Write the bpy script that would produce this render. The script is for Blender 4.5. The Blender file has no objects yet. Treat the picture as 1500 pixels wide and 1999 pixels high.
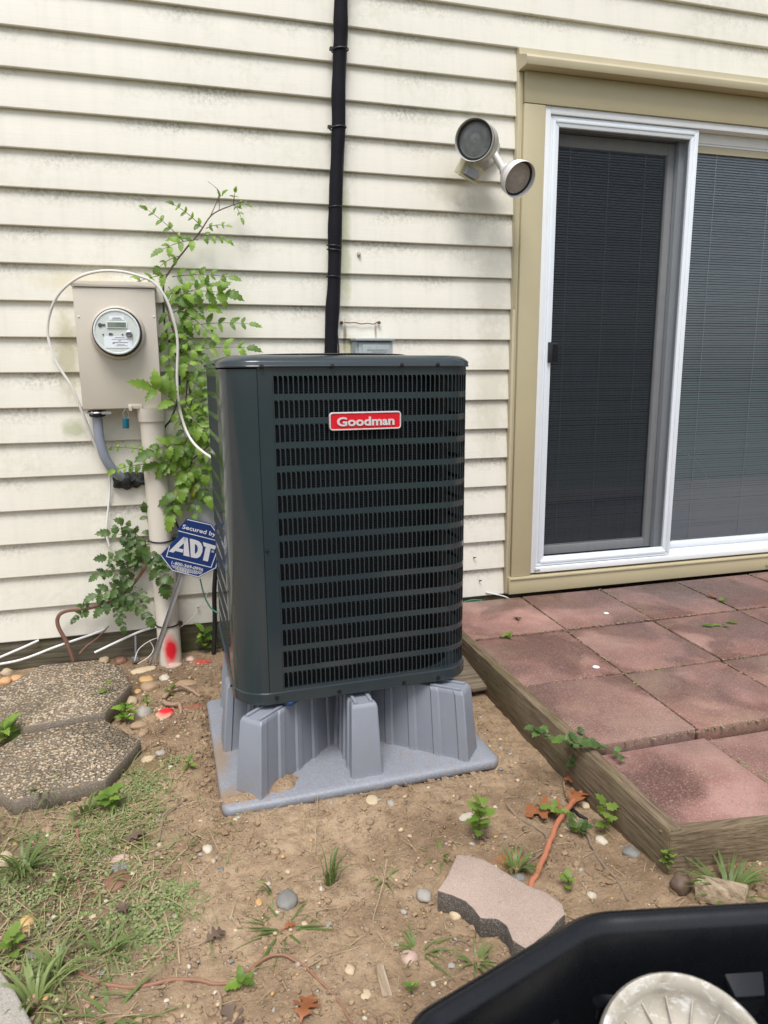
import bpy, bmesh, math, random
from mathutils import Vector, Matrix, noise
random.seed(7)
rnd = random.uniform
R_ = math.radians
scene = bpy.context.scene
COL = scene.collection

# ------------------------------------------------------------------ camera
F_PX, PW, PH = 1386.24, 1500.0, 1999.0
CAM = Vector((0.0, -3.0446, 1.0565))
YAW, PITCH, ROLL = 0.27369, 0.19132, -0.0074
fwd = Vector((math.sin(YAW)*math.cos(PITCH), math.cos(YAW)*math.cos(PITCH), -math.sin(PITCH)))
rgt0 = Vector((math.cos(YAW), -math.sin(YAW), 0.0)); up0 = rgt0.cross(fwd)
rgt = rgt0*math.cos(ROLL) + up0*math.sin(ROLL)
upv = up0*math.cos(ROLL) - rgt0*math.sin(ROLL)
cd = bpy.data.cameras.new('camera'); cam = bpy.data.objects.new('camera', cd); COL.objects.link(cam)
cd.sensor_width = 36.0; cd.lens = F_PX/PH*36.0; cd.clip_start = 0.02; cd.clip_end = 500.0
mw = Matrix((rgt, upv, -fwd)).transposed().to_4x4(); mw.translation = CAM
cam.matrix_world = mw
scene.camera = cam
cd.dof.use_dof = True; cd.dof.focus_distance = 2.5; cd.dof.aperture_fstop = 8.0

# ------------------------------------------------------------------ light: overcast day
world = bpy.data.worlds.new('World'); scene.world = world; world.use_nodes = True
wn = world.node_tree; wn.nodes.clear()
sky = wn.nodes.new('ShaderNodeTexSky'); sky.sky_type = 'NISHITA'; sky.sun_disc = False
sky.sun_elevation = R_(63); sky.sun_rotation = R_(200); sky.air_density = 1.0; sky.dust_density = 3.0; sky.ozone_density = 1.0
hs = wn.nodes.new('ShaderNodeHueSaturation'); hs.inputs['Saturation'].default_value = 0.46
bg = wn.nodes.new('ShaderNodeBackground'); bg.inputs['Strength'].default_value = 0.10
wo = wn.nodes.new('ShaderNodeOutputWorld')
wn.links.new(sky.outputs[0], hs.inputs['Color']); wn.links.new(hs.outputs[0], bg.inputs[0]); wn.links.new(bg.outputs[0], wo.inputs[0])
sl = bpy.data.lights.new('sun', 'SUN'); sl.energy = 1.5; sl.angle = R_(26); sl.color = (1.0, 0.985, 0.96)
so = bpy.data.objects.new('sun', sl); COL.objects.link(so)
sdir = Vector((math.sin(R_(200))*math.cos(R_(63)), math.cos(R_(200))*math.cos(R_(63)), math.sin(R_(63))))
so.rotation_euler = sdir.to_track_quat('Z', 'Y').to_euler(); so.location = (0, -4, 6)
vs = scene.view_settings
vs.view_transform = 'Standard'; vs.look = 'None'; vs.gamma = 1.0; vs.exposure = 0.98; vs.use_curve_mapping = False

# ------------------------------------------------------------------ picture point -> place on a surface
def ray(px, py): return fwd + rgt*((px-PW/2)/F_PX) - upv*((py-PH/2)/F_PX)
def on_wall(px, py, y=0.0):
    d = ray(px, py); return CAM + d*((y-CAM.y)/d.y)
def on_level(px, py, z=0.0):
    d = ray(px, py); return CAM + d*((z-CAM.z)/d.z)
def fbm(x, y, s, seed=0.0): return noise.noise(Vector((x*s+seed, y*s-seed, seed*0.7)))
def edge_x(y): return 1.062 + (y+0.1)*0.016                # outer face of the side timber
def ground_h(x, y):
    h = -0.138 + 0.010*fbm(x, y, 2.3, 3.1) + 0.006*fbm(x, y, 6.0, 7.7)
    h += max(0.0, min(1.0, (y+0.5)/0.4))*0.014
    # soil heaped beside the riser pad, dug flat below it
    dx, dy = x-0.0, y+0.75
    h += 0.018*math.exp(-(dx*dx/0.012 + dy*dy/0.12))
    if 0.0 < x < 0.92 and -1.24 < y < -0.40:
        e = min(x-0.0, 0.92-x, y+1.24, -0.40-y)/0.05
        h = h*(1-min(1, e)) + (-0.16)*min(1, e)
    h += 0.046*math.exp(-(((x-1.2)/0.34)**2+((y+1.88)/0.22)**2))
    if x > edge_x(y)+0.02 and y > -1.79: h = -0.055
    if y > 0.04: h = -0.16
    return h
def on_ground(px, py, dz=0.0):
    z = -0.138
    for _ in range(6):
        P = on_level(px, py, z+dz); z = ground_h(P.x, P.y)
    return Vector((P.x, P.y, z+dz))

# ------------------------------------------------------------------ mesh helpers
class MB:
    def __init__(s): s.v = []; s.f = []; s.m = []
    def add(s, vs_, fs, mi=0):
        o = len(s.v); s.v += [Vector(p) for p in vs_]; s.f += [tuple(i+o for i in f) for f in fs]; s.m += [mi]*len(fs); return s
    def box(s, lo, hi, mi=0, M=None):
        x0, y0, z0 = lo; x1, y1, z1 = hi
        vs_ = [Vector(p) for p in ((x0,y0,z0),(x1,y0,z0),(x1,y1,z0),(x0,y1,z0),(x0,y0,z1),(x1,y0,z1),(x1,y1,z1),(x0,y1,z1))]
        if M is not None: vs_ = [M @ p for p in vs_]
        return s.add(vs_, [(3,2,1,0),(4,5,6,7),(0,1,5,4),(1,2,6,5),(2,3,7,6),(3,0,4,7)], mi)
    def prism(s, poly, zlo, zhi, mi=0, M=None):
        n = len(poly)
        a = [Vector((p[0], p[1], zlo(p) if callable(zlo) else zlo)) for p in poly]
        b = [Vector((p[0], p[1], zhi(p) if callable(zhi) else zhi)) for p in poly]
        vs_ = a+b
        if M is not None: vs_ = [M @ p for p in vs_]
        return s.add(vs_, [tuple(range(n-1, -1, -1)), tuple(range(n, 2*n))]+[(i, (i+1) % n, n+(i+1) % n, n+i) for i in range(n)], mi)
    def loft(s, rings, mi=0, cap0=True, cap1=True, closed=True):
        n = len(rings[0]); o = len(s.v); fs = []
        for k in range(len(rings)-1):
            for i in range(n if closed else n-1):
                j = (i+1) % n; fs.append((k*n+i, k*n+j, (k+1)*n+j, (k+1)*n+i))
        if cap0: fs.append(tuple(range(n-1, -1, -1)))
        if cap1: fs.append(tuple((len(rings)-1)*n+i for i in range(n)))
        return s.add([p for r in rings for p in r], fs, mi)
    def tube(s, pts, r, n=8, mi=0, caps=True):
        pts = [Vector(p) for p in pts]; rings = []
        u = None
        for i, p in enumerate(pts):
            t = (pts[min(i+1, len(pts)-1)]-pts[max(i-1, 0)]).normalized()
            if u is None:
                u = t.orthogonal().normalized()
            else:
                u = (u - t*u.dot(t)).normalized()
            w = t.cross(u)
            rr = r(i/(len(pts)-1)) if callable(r) else r
            rings.append([p + u*(rr*math.cos(2*math.pi*k/n)) + w*(rr*math.sin(2*math.pi*k/n)) for k in range(n)])
        return s.loft(rings, mi, caps, caps)
    def lathe(s, prof, n=32, M=None, mi=0, cap0=False, cap1=False):
        rings = []
        for r, z in prof:
            rg = [Vector((r*math.cos(2*math.pi*k/n), r*math.sin(2*math.pi*k/n), z)) for k in range(n)]
            if M is not None: rg = [M @ p for p in rg]
            rings.append(rg)
        return s.loft(rings, mi, cap0, cap1)
    def rock(s, c, size, seed, sub=2, mi=0, flat=0.65, ang=None):
        bm = bmesh.new(); bmesh.ops.create_icosphere(bm, subdivisions=sub, radius=1.0)
        ca = rnd(0, 6.28) if ang is None else ang
        Mx = Matrix.Rotation(ca, 3, 'Z')
        out = []
        for v in bm.verts:
            d = v.co.normalized(); k = 1 + 0.22*noise.noise(d*1.3+Vector((seed, 0, 0))) + 0.08*noise.noise(d*3.1+Vector((0, seed, 0)))
            out.append(Vector(c) + Mx @ Vector((d.x*k*size[0], d.y*k*size[1], d.z*k*size[2])))
        o = s.add(out, [tuple(v.index for v in f.verts) for f in bm.faces], mi); bm.free(); return o

def root_inv(p):
    while p.parent is not None: p = p.parent
    return p.matrix_basis.inverted()
def smooth_path(pts, k=6):
    P = [Vector(p) for p in pts]; P = [2*P[0]-P[1]]+P+[2*P[-1]-P[-2]]; out = []
    for i in range(1, len(P)-2):
        a, b, c, d = P[i-1:i+3]
        for j in range(k):
            t = j/k
            out.append(0.5*((2*b)+(c-a)*t+(2*a-5*b+4*c-d)*t*t+(3*b-a-3*c+d)*t**3))
    out.append(P[-2]); return out
def mesh_of(name, mb, mats, smooth=35, bevel=0.0, seg=2, weld=False):
    me = bpy.data.meshes.new(name); me.from_pydata([tuple(v) for v in mb.v], [], mb.f)
    for m in (mats if isinstance(mats, (list, tuple)) else [mats]): me.materials.append(m)
    if any(mb.m): me.polygons.foreach_set('material_index', mb.m)
    if bevel or weld:
        bm = bmesh.new(); bm.from_mesh(me)
        if weld: bmesh.ops.remove_doubles(bm, verts=bm.verts, dist=1e-5)
        if bevel:
            es = [e for e in bm.edges if len(e.link_faces) == 2 and e.calc_face_angle(0) > R_(28)]
            bmesh.ops.bevel(bm, geom=es, offset=bevel, segments=seg, profile=0.5, affect='EDGES', clamp_overlap=True, material=-1)
        bm.to_mesh(me); bm.free()
    if smooth:
        me.polygons.foreach_set('use_smooth', [True]*len(me.polygons))
        me.set_sharp_from_angle(angle=R_(smooth))
    me.update(); return me
def obj(name, mb, mats, parent=None, smooth=35, bevel=0.0, seg=2, loc=None, kind=None):
    """one mesh object; geometry is given in the place's own metres"""
    me_mb = MB(); me_mb.f = mb.f; me_mb.m = mb.m
    if parent is not None:
        I = root_inv(parent); me_mb.v = [I @ v for v in mb.v]
    elif loc is not None:
        L = Vector(loc); me_mb.v = [v-L for v in mb.v]
    else: me_mb.v = mb.v
    o = bpy.data.objects.new(name, mesh_of(name, me_mb, mats, smooth, bevel, seg)); COL.objects.link(o)
    if parent is not None: o.parent = parent
    elif loc is not None: o.location = loc
    if kind: o['kind'] = kind
    return o
def tag(o, label=None, cat=None, group=None, kind=None):
    if label: o['label'] = label
    if cat: o['category'] = cat
    if group: o['group'] = group
    if kind: o['kind'] = kind
    return o
def thing(name, label, cat, loc=(0,0,0), rotz=0.0, group=None, kind=None):
    o = bpy.data.objects.new(name, None); COL.objects.link(o); o.empty_display_size = 0.05
    o.matrix_basis = Matrix.Translation(Vector(loc)) @ Matrix.Rotation(rotz, 4, 'Z')
    return tag(o, label, cat, group, kind)
def place(name, me, W, parent=None):
    """another object on a shared mesh at world matrix W"""
    o = bpy.data.objects.new(name, me); COL.objects.link(o)
    if parent is not None:
        o.parent = parent; o.matrix_basis = root_inv(parent) @ W
    else: o.matrix_basis = W
    return o
def frame(origin, xdir, zdir):
    z = Vector(zdir).normalized(); x = Vector(xdir); x = (x - z*x.dot(z)).normalized(); y = z.cross(x)
    M = Matrix((x, y, z)).transposed().to_4x4(); M.translation = Vector(origin); return M
def lettering(txt, width, height, M, extrude=0.001, fat=0.0, bevel=0.0):
    cu = bpy.data.curves.new('t', 'FONT'); cu.body = txt; cu.size = 1.0; cu.align_x = 'CENTER'; cu.offset = fat
    cu.resolution_u = 3
    o = bpy.data.objects.new('t', cu); COL.objects.link(o)
    me = o.to_mesh(); vv = [v.co.copy() for v in me.vertices]; ff = [tuple(p.vertices) for p in me.polygons]
    o.to_mesh_clear(); bpy.data.objects.remove(o); bpy.data.curves.remove(cu)
    x0, x1 = min(v.x for v in vv), max(v.x for v in vv); y0, y1 = min(v.y for v in vv), max(v.y for v in vv)
    sx = width/(x1-x0); sy = height/(y1-y0) if height else sx
    fl = [Vector(((v.x-(x0+x1)/2)*sx, (v.y-(y0+y1)/2)*sy, 0)) for v in vv]
    bm = bmesh.new(); bv = [bm.verts.new(v) for v in fl]
    for f in ff:
        try: bm.faces.new([bv[i] for i in f])
        except ValueError: pass
    bmesh.ops.remove_doubles(bm, verts=bm.verts, dist=1e-6)
    r = bmesh.ops.extrude_face_region(bm, geom=list(bm.faces))
    for e in r['geom']:
        if isinstance(e, bmesh.types.BMVert): e.co.z += extrude
    bmesh.ops.recalc_face_normals(bm, faces=bm.faces)
    bm.verts.index_update()
    mb = MB().add([M @ v.co for v in bm.verts], [tuple(v.index for v in f.verts) for f in bm.faces]); bm.free()
    return mb

# ------------------------------------------------------------------ material helpers
class NT:
    def __init__(s, name):
        s.mat = bpy.data.materials.new(name); s.mat.use_nodes = True; s.t = s.mat.node_tree
        s.b = s.t.nodes['Principled BSDF']; s.out = s.t.nodes['Material Output']
        s.geo = None
    def n(s, typ, **kw):
        nd = s.t.nodes.new(typ)
        for k, v in kw.items():
            if k.startswith('_'): setattr(nd, k[1:], v)
            else: s.put(nd.inputs[k.replace('__', ' ')], v)
        return nd
    def put(s, sock, v):
        if isinstance(v, bpy.types.NodeSocket): s.t.links.new(v, sock)
        elif isinstance(v, (tuple, list)) and len(v) == 3 and sock.type == 'RGBA': sock.default_value = (*v, 1)
        else: sock.default_value = v
    def pos(s):
        if not s.geo: s.geo = s.n('ShaderNodeNewGeometry')
        return s.geo.outputs['Position']
    def objc(s): return s.n('ShaderNodeTexCoord').outputs['Object']
    def mapping(s, vec, sc=(1,1,1), loc=(0,0,0), rot=(0,0,0)):
        m = s.n('ShaderNodeMapping'); s.put(m.inputs['Vector'], vec); m.inputs['Scale'].default_value = sc
        m.inputs['Location'].default_value = loc; m.inputs['Rotation'].default_value = rot; return m.outputs[0]
    def noise(s, vec, scale, detail=4, rough=0.55, dist=0.0):
        return s.n('ShaderNodeTexNoise', Vector=vec, Scale=scale, Detail=detail, Roughness=rough, Distortion=dist).outputs['Fac']
    def voro(s, vec, scale, feat='F1', out='Distance', rand=1.0):
        v = s.n('ShaderNodeTexVoronoi', _feature=feat, Vector=vec, Scale=scale, Randomness=rand); return v.outputs[out]
    def ramp(s, fac, stops, interp='LINEAR'):
        r = s.n('ShaderNodeValToRGB', Fac=fac); r.color_ramp.interpolation = interp
        e = r.color_ramp.elements
        while len(e) < len(stops): e.new(0.5)
        for k, (p, c) in enumerate(stops):
            e[k].position = p; e[k].color = (*c, 1) if isinstance(c, (tuple, list)) else (c, c, c, 1)
        return r.outputs[0]
    def mix(s, fac, a, b, blend='MIX'):
        m = s.n('ShaderNodeMix', _data_type='RGBA', _blend_type=blend)
        s.put(m.inputs[0], fac); s.put(m.inputs[6], a); s.put(m.inputs[7], b); return m.outputs[2]
    def math(s, op, a, b=0.0, clamp=False):
        m = s.n('ShaderNodeMath', _operation=op, _use_clamp=clamp); s.put(m.inputs[0], a); s.put(m.inputs[1], b); return m.outputs[0]
    def xyz(s, vec):
        q = s.n('ShaderNodeSeparateXYZ', Vector=vec); return q.outputs
    def bump(s, h, strength=0.4, dist=0.002, prev=None):
        b = s.n('ShaderNodeBump', Height=h, Strength=strength, Distance=dist)
        if prev is not None: s.put(b.inputs['Normal'], prev)
        return b.outputs[0]
    def blob(s, c, rad, edge=0.6, nscale=14, namp=0.5):
        """soft irregular patch round a place: 1 inside, 0 outside"""
        d = s.n('ShaderNodeVectorMath', _operation='SUBTRACT'); s.put(d.inputs[0], s.pos()); d.inputs[1].default_value = c
        e = s.n('ShaderNodeVectorMath', _operation='DIVIDE'); s.put(e.inputs[0], d.outputs[0]); e.inputs[1].default_value = rad
        l = s.n('ShaderNodeVectorMath', _operation='LENGTH'); s.put(l.inputs[0], e.outputs[0])
        nn = s.noise(s.pos(), nscale, 5, 0.6)
        v = s.math('ADD', l.outputs['Value'], s.math('MULTIPLY', s.math('SUBTRACT', nn, 0.5), namp*2))
        m = s.n('ShaderNodeMapRange'); s.put(m.inputs[0], v); m.inputs[1].default_value = 1.0; m.inputs[2].default_value = edge
        m.inputs[3].default_value = 0.0; m.inputs[4].default_value = 1.0; return m.outputs[0]
    def set(s, **kw):
        nm = dict(base='Base Color', rough='Roughness', metal='Metallic', normal='Normal', spec='Specular IOR Level', coat='Coat Weight', coatr='Coat Roughness', sub='Subsurface Weight', trans='Transmission Weight')
        for k, v in kw.items(): s.put(s.b.inputs[nm[k]], v)
        return s.mat
def plain(name, c, rough=0.5, metal=0.0, var=0.12, scale=20, bump=0.15, bscale=120, bdist=0.001, spec=0.5):
    t = NT(name); p = t.pos()
    f = t.noise(p, scale, 5, 0.6)
    col = t.mix(f, tuple(x*(1-var) for x in c), tuple(min(1, x*(1+var)) for x in c))
    r = t.math('ADD', t.math('MULTIPLY', t.noise(p, scale*2.3, 3), 0.16), rough-0.08)
    t.set(base=col, rough=r, metal=metal, spec=spec)
    if bump: t.set(normal=t.bump(t.noise(p, bscale, 4), bump, bdist))
    return t.mat

def mat_siding():
    t = NT('cream_vinyl'); p = t.pos(); x, y, z = t.xyz(p)
    base = t.mix(t.noise(p, 1.7, 3), (0.662, 0.63, 0.548), (0.748, 0.722, 0.642))
    # embossed grain runs along the boards
    gr = t.noise(t.mapping(p, (2.2, 1, 55)), 3.0, 5, 0.65)
    base = t.mix(t.math('MULTIPLY', t.ramp(gr, [(0.35, 1.0), (0.62, 0.0)]), 0.09), base, (0.50, 0.46, 0.36))
    # mildew speckle in its own patches, heavier along the upper strip of a board where water sits
    ph = t.math('FRACT', t.math('DIVIDE', z, 0.134))
    top = t.ramp(ph, [(0.45, 0.05), (0.95, 1.0)])
    patch = t.ramp(t.noise(t.mapping(p, (1.0, 1, 1.6)), 2.6, 4, 0.6), [(0.44, 0.0), (0.68, 1.0)])
    speck = t.ramp(t.noise(t.mapping(p, (1, 1, 1.0)), 70, 6, 0.75), [(0.44, 0.0), (0.60, 1.0)])
    m1 = t.math('MULTIPLY', t.math('MULTIPLY', patch, top), speck)
    base = t.mix(t.math('MULTIPLY', m1, 0.82, True), base, (0.17, 0.165, 0.105))
    p2 = t.ramp(t.noise(t.mapping(p, (1.2, 1, 1.2), (4, 0, 9)), 2.1, 4, 0.55), [(0.50, 0.0), (0.72, 1.0)])
    s2 = t.ramp(t.noise(p, 38, 6, 0.72), [(0.42, 0.0), (0.66, 1.0)])
    base = t.mix(t.math('MULTIPLY', t.math('MULTIPLY', p2, s2), 0.42), base, (0.36, 0.35, 0.21))
    # soft grey grime and drips
    dr = t.ramp(t.noise(t.mapping(p, (22, 1, 1.1)), 1.0, 4, 0.6), [(0.48, 0.0), (0.75, 1.0)])
    base = t.mix(t.math('MULTIPLY', dr, 0.15), base, (0.42, 0.40, 0.33))
    # rusty drips under the two old nails, algae by the pipe sleeve
    w_ = lambda px, py: tuple(on_wall(px, py, 0.0))
    for c, r, col, a in ((w_(673, 655), (0.010, 0.2, 0.085), (0.16, 0.10, 0.05), 0.85), (w_(733, 648), (0.008, 0.2, 0.055), (0.20, 0.13, 0.07), 0.75),
                         (w_(674, 480), (0.030, 0.2, 0.42), (0.30, 0.33, 0.14), 0.5), (w_(684, 678), (0.05, 0.2, 0.06), (0.42, 0.40, 0.18), 0.6),
                         (w_(132, 690), (0.06, 0.2, 0.20), (0.36, 0.33, 0.17), 0.6), (w_(885, 372), (0.10, 0.2, 0.07), (0.33, 0.31, 0.24), 0.5), (w_(955, 400), (0.16, 0.2, 0.05), (0.36, 0.34, 0.27), 0.4),
                         (w_(145, 838), (0.06, 0.2, 0.05), (0.30, 0.33, 0.16), 0.6), (w_(275, 1085), (0.09, 0.2, 0.09), (0.30, 0.30, 0.18), 0.6), (w_(160, 550), (0.22, 0.2, 0.05), (0.58, 0.50, 0.30), 0.5), (w_(960, 760), (0.10, 0.2, 0.4), (0.40, 0.38, 0.26), 0.4), (w_(960, 560), (0.10, 0.2, 0.3), (0.42, 0.40, 0.30), 0.35)):
        b = t.blob(c, r, 0.35, 30, 0.55)
        base = t.mix(t.math('MULTIPLY', b, a), base, col)
    h = t.math('ADD', gr, t.math('MULTIPLY', t.noise(p, 6, 2), 0.6))
    t.set(base=base, rough=0.48, normal=t.bump(h, 0.22, 0.002)); return t.mat

def mat_soil():
    t = NT('sandy_soil'); p = t.pos(); x, y, z = t.xyz(p)
    n1 = t.noise(p, 3.2, 6, 0.62); n2 = t.noise(p, 28, 6, 0.7); n3 = t.noise(p, 160, 4, 0.7)
    base = t.ramp(n1, [(0.30, (0.20, 0.132, 0.080)), (0.48, (0.35, 0.247, 0.155)), (0.66, (0.47, 0.345, 0.225))])
    base = t.mix(t.ramp(n2, [(0.42, 0.0), (0.72, 0.75)]), base, (0.17, 0.112, 0.07))
    base = t.mix(t.ramp(n3, [(0.55, 0.0), (0.75, 0.7)]), base, (0.47, 0.36, 0.24))
    sp = t.voro(p, 95, out='Color'); sd = t.voro(p, 95)
    keep = t.math('GREATER_THAN', t.xyz(sp)[0], 0.80)
    grit = t.math('MULTIPLY', keep, t.ramp(sd, [(0.25, 1.0), (0.42, 0.0)]))
    base = t.mix(t.math('MULTIPLY', grit, 0.8), base, t.ramp(t.xyz(sp)[1], [(0, (0.42, 0.30, 0.19)), (0.5, (0.50, 0.43, 0.33)), (1, (0.26, 0.20, 0.16))]))
    # dark leaf mould on the overgrown side
    dark = t.blob((-0.62, -1.5, -0.13), (0.62, 0.62, 1), 0.45, 9, 0.45)
    base = t.mix(t.math('MULTIPLY', dark, 0.62), base, t.ramp(n2, [(0.3, (0.06, 0.045, 0.028)), (0.7, (0.20, 0.15, 0.095))]))
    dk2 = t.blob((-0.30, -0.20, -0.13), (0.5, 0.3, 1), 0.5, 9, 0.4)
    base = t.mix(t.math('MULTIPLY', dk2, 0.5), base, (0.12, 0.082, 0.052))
    for c, r, a in (((-0.20, -1.28, -0.13), (0.07, 0.06, 1), 0.8), ((-0.34, -1.40, -0.13), (0.05, 0.05, 1), 0.5), ((-0.16, -0.92, -0.13), (0.09, 0.09, 1), 0.35)):
        base = t.mix(t.math('MULTIPLY', t.blob(c, r, 0.4, 24, 0.5), a), base, (0.085, 0.085, 0.012))
    # marking paint overspray
    for c, r, col, a in (((0.02, -0.13, -0.12), (0.05, 0.04, 1), (0.55, 0.05, 0.045), 0.8), ((-0.03, -0.55, -0.13), (0.07, 0.02, 1), (0.50, 0.10, 0.07), 0.6),
                         ((0.72, -1.62, -0.13), (0.045, 0.04, 1), (0.62, 0.20, 0.06), 0.6), ((0.02, -1.96, -0.13), (0.045, 0.04, 1), (0.56, 0.13, 0.12), 0.55)):
        base = t.mix(t.math('MULTIPLY', t.blob(c, r, 0.3, 40, 0.55), a), base, col)
    lm = t.n('ShaderNodeMapRange'); t.put(lm.inputs[0], t.math('ADD', y, t.math('MULTIPLY', n1, 0.8))); lm.inputs[1].default_value = -2.9; lm.inputs[2].default_value = -3.3; lm.inputs[3].default_value = 0.0; lm.inputs[4].default_value = 1.0
    base = t.mix(lm.outputs[0], base, t.mix(n2, (0.035, 0.055, 0.016), (0.075, 0.11, 0.032)))  # unseen dark lawn behind the camera, added to dim the door glass reflection
    h = t.math('ADD', t.math('MULTIPLY', n2, 1.0), t.math('ADD', t.math('MULTIPLY', n3, 0.35), t.math('MULTIPLY', grit, 0.35)))
    t.set(base=base, rough=0.95, spec=0.15, normal=t.bump(h, 1.0, 0.013)); return t.mat

def mat_aggregate():
    t = NT('exposed_aggregate'); p = t.mapping(t.pos(), (1, 1, 1))
    v1 = t.n('ShaderNodeTexVoronoi', Vector=p, Scale=100.0); v2 = t.n('ShaderNodeTexVoronoi', Vector=p, Scale=210.0)
    c1 = t.ramp(t.xyz(v1.outputs['Color'])[0], [(0.0, (0.14, 0.10, 0.075)), (0.3, (0.38, 0.29, 0.19)), (0.55, (0.58, 0.48, 0.34)), (0.8, (0.62, 0.54, 0.41)), (1.0, (0.50, 0.28, 0.14))])
    m1 = t.ramp(v1.outputs['Distance'], [(0.40, 1.0), (0.66, 0.0)])
    wear = t.noise(t.pos(), 6, 4)
    mortar = t.mix(wear, (0.13, 0.105, 0.08), (0.30, 0.24, 0.175))
    col = t.mix(m1, mortar, c1)
    col = t.mix(t.ramp(t.noise(t.pos(), 4.5, 5), [(0.45, 0.0), (0.68, 0.55)]), col, (0.10, 0.082, 0.052))
    h = t.math('ADD', m1, t.math('MULTIPLY', t.ramp(v2.outputs['Distance'], [(0.2, 1.0), (0.6, 0.0)]), 0.3))
    t.set(base=col, rough=0.8, spec=0.3, normal=t.bump(h, 1.0, 0.006)); return t.mat
def mat_concrete(name, a, b, sc=30):
    t = NT(name); p = t.pos()
    col = t.mix(t.noise(p, sc*0.2, 5), a, b)
    sp = t.voro(p, sc*14, out='Color')
    col = t.mix(t.math('MULTIPLY', t.math('GREATER_THAN', t.xyz(sp)[0], 0.7), 0.35), col, t.mix(t.xyz(sp)[1], (0.08, 0.06, 0.055), (0.62, 0.55, 0.5)))
    h = t.math('ADD', t.noise(p, sc*9, 5, 0.7), t.noise(p, sc, 3))
    t.set(base=col, rough=0.9, spec=0.2, normal=t.bump(h, 0.7, 0.004)); return t.mat
def mat_tile():
    t = NT('red_concrete'); p = t.pos(); ob = t.n('ShaderNodeObjectInfo').outputs['Random']
    q = t.n('ShaderNodeVectorMath', _operation='ADD'); t.put(q.inputs[0], p)
    cv = t.n('ShaderNodeCombineXYZ'); t.put(cv.inputs[0], t.math('MULTIPLY', ob, 40)); t.put(cv.inputs[1], t.math('MULTIPLY', ob, 23)); t.put(q.inputs[1], cv.outputs[0]); q = q.outputs[0]
    big = t.noise(q, 3.4, 5, 0.55)
    a = t.ramp(big, [(0.36, (0.13, 0.058, 0.044)), (0.5, (0.245, 0.118, 0.094)), (0.62, (0.41, 0.25, 0.21))])
    a = t.mix(0.5, a, t.mix(ob, (0.18, 0.08, 0.062), (0.37, 0.20, 0.165)))
    # wet brown patches, grey weathering
    wet = t.ramp(t.noise(q, 2.6, 4, 0.5, 0.6), [(0.47, 0.0), (0.56, 1.0)])
    a = t.mix(t.math('MULTIPLY', wet, 0.8), a, (0.095, 0.042, 0.030))
    gy = t.ramp(t.noise(t.mapping(q, loc=(9, 3, 1)), 2.3, 5, 0.6), [(0.44, 0.0), (0.62, 1.0)])
    a = t.mix(t.math('MULTIPLY', gy, 0.5), a, (0.15, 0.10, 0.088))
    sand = t.ramp(t.noise(t.mapping(q, loc=(2, 8, 5)), 3.1, 5, 0.62), [(0.52, 0.0), (0.68, 1.0)])
    a = t.mix(t.math('MULTIPLY', sand, 0.5), a, (0.30, 0.205, 0.14))
    fine0 = t.noise(p, 90, 5, 0.75)
    old = t.blob((2.35, -0.12, 0), (0.75, 0.42, 1), 0.3, 5, 0.5)
    a = t.mix(t.math('MULTIPLY', old, 0.85), a, t.mix(fine0, (0.05, 0.038, 0.038), (0.11, 0.078, 0.078)))
    sp = t.voro(p, 330, out='Color')
    a = t.mix(t.math('MULTIPLY', t.math('GREATER_THAN', t.xyz(sp)[0], 0.82), 0.40), a, t.mix(t.xyz(sp)[1], (0.05, 0.03, 0.03), (0.52, 0.40, 0.36)))
    fine = t.noise(p, 210, 5, 0.75)
    a = t.mix(t.ramp(fine, [(0.5, 0.0), (0.75, 0.5)]), a, (0.50, 0.36, 0.32))
    t.set(base=a, rough=t.math('SUBTRACT', 0.82, t.math('MULTIPLY', wet, 0.42)), spec=0.35, normal=t.bump(t.math('ADD', fine, t.math('MULTIPLY', t.noise(p, 40, 4), 0.6)), 0.5, 0.003)); return t.mat
def mat_wood(name, a, b, axis=0, green=0.0, sc=1.0):
    t = NT(name); p = t.pos(); s = [60*sc, 60*sc, 60*sc]; s[axis] = 3.2*sc
    g = t.noise(t.mapping(p, s), 1.0, 6, 0.65, 0.4)
    col = t.ramp(g, [(0.28, tuple(x*0.35 for x in a)), (0.45, a), (0.70, b)])
    col = t.mix(t.math('MULTIPLY', t.ramp(t.noise(p, 5, 4), [(0.45, 0.0), (0.7, 1.0)]), 0.45), col, tuple(x*0.45 for x in a))
    if green:
        col = t.mix(t.math('MULTIPLY', t.ramp(t.noise(p, 4, 5), [(0.46, 0.0), (0.66, 1.0)]), green), col, (0.085, 0.088, 0.03))
    s2 = [160*sc]*3; s2[axis] = 5*sc
    t.set(base=col, rough=0.88, spec=0.2, normal=t.bump(t.math('ADD', g, t.math('MULTIPLY', t.noise(t.mapping(p, s2), 1.0, 4, 0.7), 0.6)), 0.75, 0.004)); return t.mat
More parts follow.
